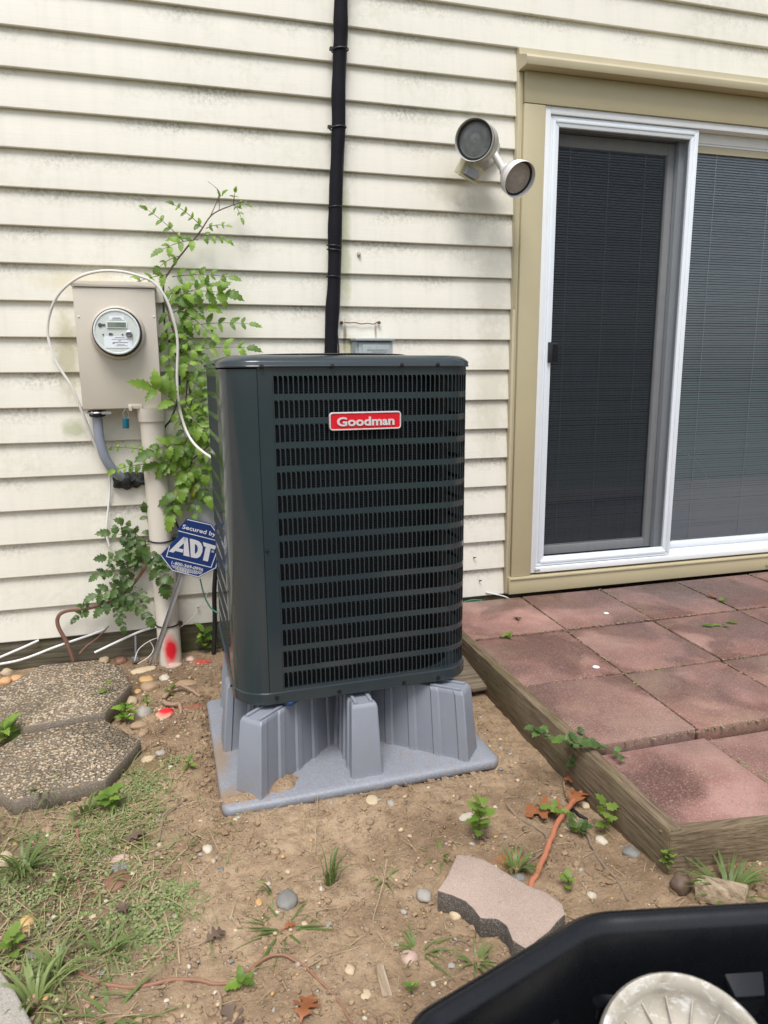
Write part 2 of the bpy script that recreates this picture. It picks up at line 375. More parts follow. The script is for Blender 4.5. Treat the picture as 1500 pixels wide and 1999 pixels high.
def mat_leaf(name, dark, light, trans=0.35):
    t = NT(name); oi = t.n('ShaderNodeObjectInfo').outputs['Random']; p = t.pos()
    f = t.math('ADD', t.math('MULTIPLY', oi, 0.75), t.math('MULTIPLY', t.noise(p, 30, 3), 0.3), True)
    col = t.mix(f, dark, light)
    oc = t.objc(); ox, oy, oz = t.xyz(oc)
    vein = t.math('LESS_THAN', t.math('ABSOLUTE', oy), 0.0007)
    col = t.mix(t.math('MULTIPLY', vein, 0.5), col, tuple(min(1, x*1.6+0.03) for x in light))
    t.set(base=col, rough=0.42, spec=0.4, normal=t.bump(t.noise(oc, 260, 3), 0.25, 0.001))
    tr = t.n('ShaderNodeBsdfTranslucent'); t.put(tr.inputs[0], t.mix(0.5, col, tuple(min(1, x*1.7) for x in light)))
    mx = t.n('ShaderNodeMixShader'); mx.inputs[0].default_value = trans
    t.t.links.new(t.b.outputs[0], mx.inputs[1]); t.t.links.new(tr.outputs[0], mx.inputs[2]); t.t.links.new(mx.outputs[0], t.out.inputs[0]); return t.mat
def mat_glass():
    t = NT('window_glass'); t.t.nodes.remove(t.b)
    fr = t.n('ShaderNodeFresnel', IOR=1.52); f2 = t.math('MULTIPLY', fr.outputs[0], 1.25, True)
    gl = t.n('ShaderNodeBsdfGlossy'); gl.inputs['Roughness'].default_value = 0.015; gl.inputs[0].default_value = (0.95, 0.97, 1, 1)
    tr = t.n('ShaderNodeBsdfTransparent'); tr.inputs[0].default_value = (0.91, 0.93, 0.94, 1)
    mx = t.n('ShaderNodeMixShader'); t.t.links.new(f2, mx.inputs[0]); t.t.links.new(tr.outputs[0], mx.inputs[1]); t.t.links.new(gl.outputs[0], mx.inputs[2])
    t.t.links.new(mx.outputs[0], t.out.inputs[0]); return t.mat
def mat_screen():
    t = NT('insect_mesh'); df = t.n('ShaderNodeBsdfDiffuse'); df.inputs[0].default_value = (0.010, 0.011, 0.013, 1)
    tr = t.n('ShaderNodeBsdfTransparent'); mx = t.n('ShaderNodeMixShader')
    w = t.math('MULTIPLY', t.noise(t.mapping(t.pos(), (40, 40, 3)), 2.0, 3), 0.10)
    t.put(mx.inputs[0], t.math('ADD', w, 0.46)); t.t.links.new(tr.outputs[0], mx.inputs[1]); t.t.links.new(df.outputs[0], mx.inputs[2])
    t.t.links.new(mx.outputs[0], t.out.inputs[0]); return t.mat
def mat_coil():
    t = NT('coil_fins'); p = t.pos(); z = t.xyz(p)[2]
    w = t.n('ShaderNodeTexWave', _wave_type='BANDS', _bands_direction='Z', Vector=p, Scale=62.0, Distortion=0.4, Detail=1.0).outputs['Fac']
    col = t.mix(w, (0.003, 0.004, 0.005), (0.035, 0.038, 0.043))
    t.set(base=col, metal=0.85, rough=0.36, normal=t.bump(w, 0.35, 0.002)); return t.mat

SIDING = mat_siding(); SOIL = mat_soil(); AGG = mat_aggregate(); TILE = mat_tile()
TAN = plain('tan_paint', (0.43, 0.375, 0.235), 0.45, var=0.07, scale=6, bump=0.12, bscale=40)
TANCAP = plain('tan_aluminium', (0.45, 0.395, 0.265), 0.42, var=0.1, scale=9, bump=0.1, bscale=30)
WHITE = plain('white_vinyl', (0.69, 0.735, 0.78), 0.38, var=0.05, scale=8, bump=0.05)
WHITE2 = plain('white_weathered_vinyl', (0.69, 0.705, 0.715), 0.5, var=0.08, scale=14, bump=0.1)
GREYV = plain('grey_vinyl', (0.42, 0.43, 0.44), 0.45, var=0.05)
GLASS = mat_glass(); SCREEN = mat_screen(); COIL = mat_coil()
SLAT = plain('blind_aluminium', (0.60, 0.645, 0.68), 0.4, var=0.04, bump=0)
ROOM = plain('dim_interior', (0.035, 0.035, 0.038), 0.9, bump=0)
ACP = plain('slate_grey_paint', (0.026, 0.037, 0.043), 0.15, var=0.05, scale=4, bump=0.03, bscale=18, bdist=0.004, spec=0.6)
ACD = plain('slate_grey_louver_paint', (0.025, 0.034, 0.039), 0.38, var=0.05, bump=0)
BLACK = plain('black_rubber', (0.012, 0.012, 0.014), 0.5, bump=0.2)
FOAM = plain('black_foam_sleeve', (0.008, 0.008, 0.012), 0.8, var=0.3, scale=60, bump=0.5, bscale=180, spec=0.2)
SCREWM = plain('black_screw_steel', (0.012, 0.013, 0.014), 0.35, metal=0.3, bump=0)
def mat_pad():
    t = NT('grey_pad_plastic'); p = t.pos(); x, y, z = t.xyz(p)
    a = t.mix(t.noise(p, 12, 4), (0.195, 0.212, 0.248), (0.235, 0.254, 0.292))
    # pale dusty speckle caught on the pebbled plate
    sp = t.ramp(t.noise(p, 190, 5, 0.8), [(0.46, 0.0), (0.66, 1.0)])
    low = t.math('LESS_THAN', z, -0.115)
    a = t.mix(t.math('MULTIPLY', t.math('MULTIPLY', sp, low), 0.5), a, (0.38, 0.40, 0.44))
    for c, r in (((0.07, -1.15, -0.13), (0.10, 0.06, 0.06)), ((0.19, -1.11, -0.13), (0.09, 0.05, 0.05)), ((0.05, -0.92, -0.13), (0.04, 0.16, 0.05)), ((0.30, -0.96, -0.125), (0.06, 0.04, 0.03))):
        a = t.mix(t.math('MULTIPLY', t.math('MULTIPLY', t.blob(c, r, 0.3, 40, 0.6), 0.8), low), a, (0.26, 0.18, 0.115))
    splash = t.math('MULTIPLY', t.ramp(t.noise(p, 75, 6, 0.75), [(0.50, 0.0), (0.62, 1.0)]), t.ramp(t.math('ADD', t.math('MULTIPLY', z, -3.0), t.math('MULTIPLY', t.noise(p, 9, 4), 0.8)), [(0.42, 0.0), (0.85, 1.0)]))
    a = t.mix(t.math('MULTIPLY', splash, 0.55), a, (0.25, 0.18, 0.12))
    t.set(base=a, rough=0.46, spec=0.45, normal=t.bump(t.noise(p, 260, 4), t.math('ADD', t.math('MULTIPLY', low, 0.5), 0.06), 0.002)); return t.mat
PADM = mat_pad()
METERB = plain('beige_meter_paint', (0.52, 0.475, 0.40), 0.45, var=0.09, scale=7, bump=0.12, bscale=25)
def mat_conduit():
    t = NT('cream_pvc'); p = t.pos()
    a = t.mix(t.noise(t.mapping(p, (20, 20, 3)), 1.0, 4), (0.56, 0.515, 0.44), (0.66, 0.615, 0.54))
    a = t.mix(t.blob((-0.105, -0.13, -0.065), (0.040, 0.06, 0.085), 0.45, 16, 0.25), a, (0.62, 0.010, 0.022))
    t.set(base=a, rough=0.45); return t.mat
PVC = mat_conduit()
GREYPVC = plain('grey_pvc', (0.24, 0.265, 0.32), 0.5, var=0.08, scale=30)
PUTTY = plain('black_putty', (0.016, 0.018, 0.02), 0.7, var=0.5, scale=50, bump=0.8, bscale=70, bdist=0.006)
CABLE = plain('off_white_cable', (0.66, 0.64, 0.60), 0.45, var=0.12, scale=40, bump=0)
CABLEW = plain('white_cable_jacket', (0.72, 0.72, 0.71), 0.5, var=0.1, scale=30, bump=0)
BROWNC = plain('brown_wire_jacket', (0.05, 0.034, 0.037), 0.5, bump=0)
GREENW = plain('green_wire_jacket', (0.03, 0.22, 0.15), 0.45, bump=0)
DKGREEN = plain('dark_green_cable', (0.012, 0.05, 0.035), 0.5, bump=0)
CLEARM = plain('meter_dome_plastic', (0.62, 0.66, 0.66), 0.12, bump=0)
METALF = plain('meter_face_metal', (0.56, 0.60, 0.57), 0.4, var=0.08, scale=40, bump=0)
LABELW = plain('white_print_label', (0.72, 0.76, 0.80), 0.5, var=0.05, bump=0)
INK = plain('dark_print_ink', (0.06, 0.065, 0.075), 0.6, bump=0)
INKG = plain('grey_print_ink', (0.26, 0.28, 0.31), 0.6, bump=0)
LCD = plain('lcd_green', (0.17, 0.22, 0.17), 0.25, var=0.1, bump=0)
LCDS = plain('lcd_segment', (0.085, 0.12, 0.10), 0.3, bump=0)
STEEL = plain('galvanised_steel', (0.40, 0.41, 0.42), 0.38, metal=0.85, var=0.15, bump=0.1)
STAKE = plain('aluminium_stake', (0.42, 0.43, 0.45), 0.4, metal=0.4, var=0.12, scale=15)
TEAL = plain('teal_lock_plastic', (0.006, 0.10, 0.15), 0.35, bump=0.1)
SIGNB = plain('blue_sign_print', (0.006, 0.040, 0.190), 0.32, var=0.05, bump=0)
SIGNW = plain('white_sign_print', (0.74, 0.75, 0.78), 0.45, var=0.06, bump=0)
BADGER = plain('red_badge_enamel', (0.58, 0.006, 0.018), 0.3, var=0.05, bump=0)
CHROME = plain('satin_chrome', (0.66, 0.645, 0.65), 0.32, metal=0.25, var=0.06, bump=0)
LAMPW = plain('white_lamp_enamel', (0.66, 0.65, 0.63), 0.42, var=0.12, scale=30, bump=0.1)
LAMPG = plain('weathered_grey_lamp', (0.42, 0.41, 0.37), 0.6, var=0.3, scale=30, bump=0.3)
LENS = plain('lamp_lens_glass', (0.16, 0.17, 0.17), 0.10, var=0.5, scale=30, bump=0.0)
LENSB = plain('warm_lamp_lens_glass', (0.34, 0.32, 0.30), 0.10, var=0.5, scale=30, bump=0.0)
YELLOWED = plain('yellowed_plastic', (0.50, 0.46, 0.31), 0.45, var=0.12, scale=40)
PIRLENS = plain('grey_sensor_lens', (0.35, 0.37, 0.42), 0.3, bump=0)
BOXG = plain('grey_electrical_box', (0.30, 0.335, 0.34), 0.5, var=0.08, bump=0.15)
DEADWOOD = mat_wood('weathered_timber', (0.165, 0.12, 0.075), (0.30, 0.235, 0.16), 1, 0.5, 2.7)
DEADWOODX = mat_wood('weathered_front_timber', (0.165, 0.12, 0.075), (0.29, 0.228, 0.155), 0, 0.15, 2.7)
SKIRT = mat_wood('weathered_sill_board', (0.115, 0.098, 0.072), (0.21, 0.185, 0.14), 0, 0.45)
PLANK = mat_wood('grey_scrap_board', (0.22, 0.175, 0.125), (0.36, 0.30, 0.22), 0, 0.1)
CHIP = mat_wood('pale_wood_chip', (0.33, 0.25, 0.17), (0.52, 0.42, 0.30), 1, 0.0, 1.5)
PINKC = mat_concrete('pink_paver_concrete', (0.33, 0.245, 0.20), (0.50, 0.39, 0.32), 34)
GREYC = mat_concrete('grey_concrete', (0.30, 0.28, 0.24), (0.46, 0.43, 0.38), 26)
STEM = plain('brown_vine_bark', (0.17, 0.085, 0.055), 0.7, var=0.35, scale=60, bump=0.5, bscale=150)
STEMG = plain('purple_green_shoot', (0.13, 0.10, 0.065), 0.55, var=0.35, scale=40, bump=0)
ROOT = plain('pale_root_bark', (0.30, 0.20, 0.135), 0.8, var=0.3, scale=50, bump=0.6, bscale=150, bdist=0.003)
ROOTR = plain('reddish_root_bark', (0.27, 0.135, 0.085), 0.75, var=0.25, scale=50, bump=0.5, bscale=150)
TWIG = plain('grey_twig_bark', (0.21, 0.155, 0.11), 0.8, var=0.3, scale=60, bump=0.5)
LEAF = mat_leaf('vine_leaf', (0.028, 0.080, 0.010), (0.25, 0.40, 0.055))
LEAFD = mat_leaf('old_vine_leaf', (0.026, 0.060, 0.014), (0.105, 0.175, 0.042), 0.2)
LEAFY = mat_leaf('young_weed_leaf', (0.075, 0.155, 0.022), (0.24, 0.34, 0.065))
GRASSM = mat_leaf('grass_blade', (0.095, 0.15, 0.04), (0.25, 0.31, 0.11), 0.3)
STRAW = plain('dry_straw', (0.36, 0.28, 0.16), 0.7, var=0.3, scale=40, bump=0)
COVERM = plain('creeping_weed_leaf', (0.175, 0.215, 0.075), 0.5, var=0.55, scale=60, bump=0)
OAK = plain('brown_oak_leaf', (0.27, 0.095, 0.035), 0.55, var=0.35, scale=45, bump=0.3, bscale=90)
OAKD = plain('dark_dead_leaf', (0.12, 0.078, 0.055), 0.65, var=0.35, scale=45, bump=0.3, bscale=90)
ORANGE = plain('orange_cable_jacket', (0.40, 0.150, 0.080), 0.5, var=0.15, scale=40, bump=0.1)
TUB = plain('black_tub_plastic', (0.004, 0.0045, 0.006), 0.27, var=0.2, bump=0.08, bscale=200)
def mat_worn():
    t = NT('cream_worn_plastic'); p = t.pos()
    a = t.mix(t.noise(p, 14, 5, 0.6), (0.33, 0.295, 0.235), (0.47, 0.44, 0.375))
    a = t.mix(t.ramp(t.noise(t.mapping(p, (1, 1, 2)), 42, 6, 0.7, 0.6), [(0.54, 0.0), (0.62, 0.8)]), a, (0.64, 0.63, 0.60))
    a = t.mix(t.ramp(t.noise(t.mapping(p, loc=(3, 3, 3)), 30, 6, 0.75), [(0.52, 0.0), (0.70, 0.7)]), a, (0.20, 0.165, 0.12))
    t.set(base=a, rough=0.55, normal=t.bump(t.noise(p, 90, 5), 0.3, 0.002)); return t.mat
CREAMP = mat_worn()
BLUEP = plain('blue_rubber_pad', (0.012, 0.035, 0.11), 0.5, bump=0.1)
def stone_mat(name, a, b, red=None):
    t = NT(name); oc = t.pos(); f = t.noise(oc, 26, 5, 0.6)
    col = t.mix(f, a, b)
    if red: col = t.mix(t.blob(red, (0.045, 0.05, 0.05), 0.6, 20, 0.25), col, (0.66, 0.012, 0.022))
    t.set(base=col, rough=0.6, normal=t.bump(t.noise(oc, 150, 4), 0.3, 0.002)); return t.mat
ST = dict(tan=stone_mat('tan_stone', (0.42, 0.32, 0.20), (0.56, 0.45, 0.30)), ochre=stone_mat('ochre_stone', (0.42, 0.255, 0.10), (0.56, 0.36, 0.16)),
          grey=stone_mat('grey_stone', (0.24, 0.22, 0.19), (0.40, 0.37, 0.32)), rust=stone_mat('rust_stone', (0.14, 0.062, 0.04), (0.25, 0.125, 0.08)),
          white=stone_mat('pale_stone', (0.42, 0.365, 0.285), (0.56, 0.50, 0.41)), brown=stone_mat('brown_stone', (0.25, 0.165, 0.10), (0.38, 0.26, 0.16)),
          orange=stone_mat('orange_stone', (0.48, 0.25, 0.11), (0.60, 0.36, 0.19)), pink=stone_mat('pink_stone', (0.40, 0.27, 0.22), (0.52, 0.37, 0.31)),
          slate=stone_mat('slate_stone', (0.13, 0.125, 0.115), (0.25, 0.24, 0.22)))
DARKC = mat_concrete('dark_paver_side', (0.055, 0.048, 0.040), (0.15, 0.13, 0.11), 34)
#PART2
# ================================================================== GROUND
def axis(lo, hi, step, far):
    a = []; x = lo
    while x < hi-1e-9: a.append(x); x += step
    a.append(hi); d = step; x = hi
    while x < far: d *= 1.35; x += d; a.append(x)
    d = step; x = lo; pre = []
    while x > -far: d *= 1.35; x -= d; pre.append(x)
    return pre[::-1]+a
gx = axis(-1.15, 1.45, 0.0075, 60); gy = axis(-2.25, 0.06, 0.0075, 60)
gb = MB(); nx = len(gx)
for yy in gy:
    for xx in gx:
        z = ground_h(xx, yy)
        if -1.3 < xx < 1.2 and -2.5 < yy < 0.05 and not (xx > edge_x(yy)+0.02 and yy > -1.79):
            q = Vector((xx*21, yy*21, 1.3)); z += 0.0062*noise.noise(q) + 0.0052*abs(noise.noise(q*2.3)) + 0.0024*noise.noise(q*4.1)
        gb.v.append(Vector((xx, yy, z)))
for j in range(len(gy)-1):
    for i in range(nx-1):
        a = j*nx+i; gb.f.append((a, a+1, a+nx+1, a+nx)); gb.m.append(0)
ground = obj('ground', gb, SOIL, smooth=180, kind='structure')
tag(ground, 'bare sandy brown soil strip in front of the house', 'soil')

# ================================================================== HOUSE WALL
E_ = 0.134; XJ = 1.466
wall = thing('house_wall', 'cream horizontal lap siding wall with mildew stains', 'wall', (0, 0, 0))
core = MB().box((-3.6, 0.032, -0.5), (1.49, 0.16, 2.42)).box((1.49, 0.034, 2.425), (4.7, 0.158, 3.6)).box((-3.6, 0.033, 2.42), (1.49, 0.159, 3.6)).box((3.47, 0.036, -0.5), (4.7, 0.156, 2.425))
obj('wall_core', core, ROOM, wall, smooth=0)
def board(k, x0, x1, proud=0.0):
    mb = MB(); n = max(2, int((x1-x0)/0.11)); rings = []
    for i in range(n+1):
        x = x0+(x1-x0)*i/n
        w = 0.0016*noise.noise(Vector((x*1.3, k*3.7, 0))); wz = 0.0022*noise.noise(Vector((x*0.9, k*5.1, 4)))
        z0 = k*E_+wz; y0 = -proud+w; b = 0.025+0.002*(k % 3)
        rings.append([Vector((x, y0+0.0015, z0)), Vector((x, y0, z0+0.003)), Vector((x, y0+0.0015, z0+E_*0.14)), Vector((x, y0+0.007, z0+E_*0.5)), Vector((x, y0+0.019, z0+E_+0.012)), Vector((x, b, z0+E_+0.012)), Vector((x, b, z0+0.001)), Vector((x, y0+0.014, z0+0.0005))])
    mb.loft(rings); o = obj('siding_board', mb, SIDING, wall, smooth=20); return o
XS = on_wall(644, 120).x
for k in range(0, 26):
    xr = XJ if k < 18 else 4.6
    if k in (16, 17): board(k, -3.5, XS+0.01, 0.0022); board(k, XS-0.02, xr)
    elif k == 20: board(k, -3.5, 0.95, 0.0022); board(k, 0.93, xr)
    else: board(k, -3.5, xr)
sk = MB().box((-3.5, 0.012, -0.30), (XJ+0.03, 0.028, -0.004)); obj('sill_board', sk, SKIRT, wall, smooth=0)

# ================================================================== PATIO DOOR
yc = -0.030
def X(px, py, y): return on_wall(px, py, y).x
def Z(px, py, y): return on_wall(px, py, y).z
xc0, xc1 = X(1024, 250, yc), X(1066, 250, yc); xr = 3.50
zs0, zs1 = 0.006, Z(994, 1128, yc); zh0 = Z(1069, 204, yc); zh1 = Z(1027, 136, yc-0.005)
door = thing('sliding_door', 'white sliding patio door with screen, closed mini blinds and tan casing', 'patio door', (2.3, 0, 0))
obj('side_casing', MB().box((xc0, yc, zs1+0.001), (xc1, 0.03, zh0-0.002)), TAN, door, bevel=0.003)
obj('side_casing', MB().box((3.44, yc, zs1+0.001), (3.55, 0.03, zh0-0.002)), TAN, door, bevel=0.003)
obj('corner_channel', MB().box((XJ-0.006, -0.016, zs0+0.002), (xc0-0.001, 0.031, zh1+0.0)).box((XJ-0.006, -0.020, zs0+0.002), (XJ+0.006, -0.0165, 1.34)).box((XJ-0.005, -0.019, 1.342), (XJ+0.0065, -0.0165, zh1-0.1)), TANCAP, door, bevel=0.0015)
obj('header_board', MB().box((xc0+0.001, yc-0.002, zh0), (xr+0.05, 0.031, zh1)), TAN, door, bevel=0.002)
# drip cap: folded metal strip with a sloped top and a front lip
zc = zh1; cap = MB()
prof = [(-0.088, zc+0.002), (-0.092, zc+0.030), (-0.086, zc+0.040), (-0.020, zc+0.066), (-0.018, zc+0.092), (0.03, zc+0.092), (0.03, zc+0.001), (-0.080, zc+0.001)]
cap.loft([[Vector((x, y*(1 if x > xc0 else 1), z)) for y, z in prof] for x in (XJ-0.006, 2.2, xr+0.07)])
obj('drip_cap', cap, TANCAP, door, smooth=20, bevel=0.0015)
obj('sill_casing', MB().box((xc0-0.012, yc-0.006, zs0), (xr+0.05, 0.032, zs1)).box((xc0-0.010, yc-0.012, zs1-0.012), (xr+0.05, yc-0.0065, zs1-0.002)), TAN, door, bevel=0.002)
yf = -0.022
xf0 = X(1067, 215, yf); zf0 = Z(1036, 1119, yf); zf1 = Z(1069, 206, yf)
xf1 = 3.44; JW = 0.026
fr = MB().box((xf0, yf, zf0), (xf0+JW, 0.13, zf1)).box((xf1-JW, yf, zf0), (xf1, 0.13, zf1))
fr.box((xf0+JW, yf, zf1-0.030), (xf1-JW, 0.13, zf1)).box((xf0+JW, yf-0.004, zf0), (xf1-JW, 0.13, zf0+0.026))
fr.box((xf0+JW, yf+0.018, zf0+0.0262), (xf1-JW, yf+0.024, zf0+0.040)).box((xf0+JW, 0.026, zf0+0.0262), (xf1-JW, 0.034, zf0+0.046))
fr.box((xf0+JW, 0.026, zf1-0.075), (xf1-JW, 0.034, zf1-0.0302))
obj('door_frame', fr, WHITE2, door, bevel=0.002)
p = on_wall(1050, 1113, yf-0.004); obj('maker_plate', MB().box((p.x-0.014, yf-0.0065, p.z-0.004), (p.x+0.014, yf-0.0042, p.z+0.004)), INKG, door, smooth=0)
# insect screen panel
ys = -0.014; xs0 = xf0+JW+0.002; xs1 = X(1367, 253, ys); zs_b = zf0+0.030; zs_t = zf1-0.033; SW = 0.044
scr = MB()
def mitre_frame(x0, x1, z0, z1, w, ya, yb, names, mat, parent, step=True):
    def bar(pts_out, name):
        (a, b, c, d) = pts_out
        mb = MB(); q = [Vector((p_[0], 0, p_[1])) for p_ in (a, b, c, d)]
        o1 = [Vector((v.x, ya, v.z)) for v in q]; o2 = [Vector((v.x, yb, v.z)) for v in q]
        mb.add(o1+o2, [(0,1,2,3), (7,6,5,4), (0,4,5,1), (1,5,6,2), (2,6,7,3), (3,7,4,0)])
        obj(name, mb, mat, parent, bevel=0.003)
    bar(((x0,z0),(x0+w,z0+w),(x0+w,z1-w),(x0,z1)), names[0]); bar(((x1,z0),(x1,z1),(x1-w,z1-w),(x1-w,z0+w)), names[0])
    bar(((x0,z0),(x1,z0),(x1-w,z0+w),(x0+w,z0+w)), names[1]); bar(((x0,z1),(x0+w,z1-w),(x1-w,z1-w),(x1,z1)), names[1])
mitre_frame(xs0, xs1, zs_b, zs_t, SW, ys, ys+0.022, ('screen_stile', 'screen_rail'), WHITE, door)
gr = MB().box((xs0+0.012, ys-0.004, zs_b+0.02), (xs0+0.026, ys+0.001, zs_t-0.02)).box((xs1-0.026, ys-0.004, zs_b+0.02), (xs1-0.012, ys+0.001, zs_t-0.02))
gr.box((xs0+0.028, ys-0.004, zs_b+0.013), (xs1-0.028, ys+0.001, zs_b+0.026)).box((xs0+0.028, ys-0.004, zs_t-0.026), (xs1-0.028, ys+0.001, zs_t-0.013))
obj('screen_moulding', gr, WHITE, door, bevel=0.002)
sm = MB(); sm.add([(xs0+SW-0.004, ys+0.012, zs_b+SW-0.004), (xs1-SW+0.004, ys+0.012, zs_b+SW-0.004), (xs1-SW+0.004, ys+0.012, zs_t-SW+0.004), (xs0+SW-0.004, ys+0.012, zs_t-SW+0.004)], [(0,1,2,3)])
obj('screen_mesh', sm, SCREEN, door, smooth=0)
a = on_wall(1071, 708, ys-0.01); b = on_wall(1093, 668, ys-0.01)
hd = obj('latch_handle', MB().box((a.x, ys-0.016, a.z), (a.x+0.016, ys, b.z)).box((a.x+0.0165, ys-0.010, a.z+0.004), (b.x, ys+0.003, b.z-0.002)), BLACK, door, bevel=0.003)
obj('finger_recess', MB().box((a.x+0.022, ys-0.0135, a.z+0.012), (b.x-0.006, ys-0.0105, b.z-0.010)), FOAM, hd, smooth=0)
# sliding glass panel behind the screen
def glazed(name_prefix, x0, x1, z0, z1, y0, y1, wl, wr, wt, wb, mat, seal):
    mb = MB().box((x0, y0, z0), (x0+wl, y1, z1)).box((x1-wr, y0, z0), (x1, y1, z1)).box((x0+wl, y0+0.001, z0), (x1-wr, y1-0.001, z0+wb)).box((x0+wl, y0+0.001, z1-wt), (x1-wr, y1-0.001, z1))
    pan = obj(name_prefix, mb, mat, door, bevel=0.003)
    gx0, gx1, gz0, gz1 = x0+wl, x1-wr, z0+wb, z1-wt
    obj('bead', MB().box((gx0, y0+0.006, gz0), (gx0+0.007, y1-0.002, gz1)).box((gx1-0.007, y0+0.006, gz0), (gx1, y1-0.002, gz1)).box((gx0+0.007, y0+0.006, gz0), (gx1-0.007, y1-0.002, gz0+0.007)), seal, pan, smooth=0)
    ym = y0+0.012
    obj('pane', MB().add([(gx0, ym, gz0), (gx1, ym, gz0), (gx1, ym, gz1), (gx0, ym, gz1)], [(0,1,2,3)]), GLASS, pan, smooth=0)
    # blind between the panes
    bl = MB(); pitch = 0.0118; z = gz0+0.012; k = 0; yb = ym+0.012
    while z < gz1-0.004:
        dz = 0.0011*noise.noise(Vector((k*0.7, x0, 0))); tl = 0.0046+0.0006*noise.noise(Vector((k*0.31, x0, 2)))
        bl.add([(gx0+0.008, yb-0.0045, z-tl+dz), (gx1-0.008, yb-0.0045, z-tl+dz), (gx1-0.008, yb, z+0.0008+dz), (gx0+0.008, yb, z+0.0008+dz), (gx1-0.008, yb+0.0045, z+tl+dz), (gx0+0.008, yb+0.0045, z+tl+dz)], [(0,1,2,3), (3,2,4,5)])
        z += pitch; k += 1
    s = obj('blind_slats', bl, SLAT, pan, smooth=60); s['kind'] = 'stuff'
    for t in (0.17, 0.50, 0.82):
        xx = gx0+(gx1-gx0)*t
        obj('ladder_cord', MB().box((xx-0.0014, yb-0.0068, gz0+0.008), (xx+0.0014, yb-0.0055, gz1)), SIGNW, pan, smooth=0)
    return pan, (gx0, gx1, gz0, gz1, ym)
yp = 0.062
xp1 = X(1325, 300, yp); zp1 = Z(1110, 262, yp); zp0 = Z(1064, 1083, yp)
pan, g1 = glazed('sliding_panel', xf0+JW+0.004, xp1, zp0, zp1, yp, yp+0.034, 0.052, 0.052, 0.052, 0.044, WHITE2, GREYV)
obj('head_track', MB().box((xf0+JW+0.001, 0.045, zp1+0.004), (xp1+0.06, 0.13, zf1-0.031)), GREYV, door, smooth=0)
xg0 = X(1327, 300, 0.03); zg1 = Z(1372, 284, 0.03); zg0 = Z(1311, 1064, 0.03)
pan2, g2 = glazed('fixed_panel', xg0, 3.40, zg0-0.018, zg1+0.02, 0.030, 0.058, 0.062, 0.060, 0.022, 0.030, WHITE, WHITE)
obj('blind_headrail', MB().box((g2[0]+0.001, g2[4]-0.009, g2[3]-0.030), (g2[1]-0.001, g2[4]-0.002, g2[3]-0.001)), TANCAP, pan2, smooth=0)
obj('panel_track', MB().box((xg0+0.0, 0.03, zg1+0.0215), (3.41, 0.056, zf1-0.076)).box((xg0, 0.0305, zf0+0.0465), (3.41, 0.0565, zg0-0.019)), WHITE, door, smooth=0)
cp = [on_wall(x, y, 0.10) for x, y in ((1322, 878), (1345, 888), (1368, 908), (1382, 935), (1384, 955), (1372, 975), (1364, 990), (1372, 1015), (1400, 1032), (1440, 1040))]
obj('pane_arc', MB().tube(smooth_path(cp), 0.0026, 5), SIGNW, pan2)  # thin pale tube following a curved line behind the fixed pane
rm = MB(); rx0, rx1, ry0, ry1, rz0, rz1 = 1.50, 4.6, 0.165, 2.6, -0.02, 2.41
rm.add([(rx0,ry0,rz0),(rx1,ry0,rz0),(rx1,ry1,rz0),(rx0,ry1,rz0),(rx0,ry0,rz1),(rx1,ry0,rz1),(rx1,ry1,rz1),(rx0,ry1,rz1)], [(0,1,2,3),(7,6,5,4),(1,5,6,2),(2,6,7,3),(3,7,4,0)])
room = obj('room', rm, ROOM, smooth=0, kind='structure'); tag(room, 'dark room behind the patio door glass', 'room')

# ================================================================== PATIO: pavers and timber edging
patio = thing('patio', 'red concrete paver patio in front of the sliding door', 'patio', (2.2, -0.9, -0.05), kind='structure')
rows = [(-0.050, -0.514, [1.075, 1.528, 1.957, 2.402, 2.85, 3.30, 3.75], 0.0), (-0.520, -0.970, [1.070, 1.499, 1.925, 2.372, 2.82, 3.27, 3.72], -0.003),
        (-0.978, -1.400, [1.062, 1.463, 1.885, 2.33, 2.78, 3.23, 3.68], -0.001), (-1.415, -1.790, [1.050, 1.452, 1.895, 2.34, 2.79, 3.24, 3.69], -0.012)]
for r, (ya, yb, xs, dz) in enumerate(rows):
    for c in range(len(xs)-1):
        g = 0.0045; sk_ = -0.022 if r < 3 else -0.012
        x0, x1 = xs[c]+g, xs[c+1]-g; d = dz+rnd(-0.004, 0.003) if r < 3 else dz+(-0.006 if c == 0 else -0.020+0.004*c)
        tl = [rnd(-0.0025, 0.0025) for _ in range(4)]
        q = [(x0+sk_, yb+g), (x1+sk_, yb+g), (x1, ya-g), (x0, ya-g)]
        mb = MB(); mb.add([(x_, y_, -0.048) for x_, y_ in q]+[(x_, y_, d+tl[i]) for i, (x_, y_) in enumerate(q)], [(3,2,1,0),(4,5,6,7),(0,1,5,4),(1,2,6,5),(2,3,7,6),(3,0,4,7)])
        mb.v = [Vector(v) for v in mb.v]
        obj('paver', mb, TILE, patio, bevel=0.005, seg=2)
def timber(name, pts, z0, z1, mat, label):
    mb = MB(); rings = []
    (a, b, t) = pts; a = Vector(a); b = Vector(b); n = 14; d = (b-a).normalized(); nrm = Vector((-d.y, d.x, 0))
    for i in range(n+1):
        p_ = a+(b-a)*i/n; w = 0.0025*noise.noise(Vector((i*0.7, z1*9, a.x))); h = 0.003*noise.noise(Vector((i*0.5, 5, a.y)))
        rings.append([p_+Vector((0,0,z0)), p_+nrm*t+Vector((0,0,z0)), p_+nrm*(t+w)+Vector((0,0,z1+h)), p_+nrm*w*0.5+Vector((0,0,z1+h*0.6))])
    mb.loft(rings); o = obj(name, mb, mat, bevel=0.004, loc=((a.x+b.x)/2, (a.y+b.y)/2, z0)); return tag(o, label, 'edging board')
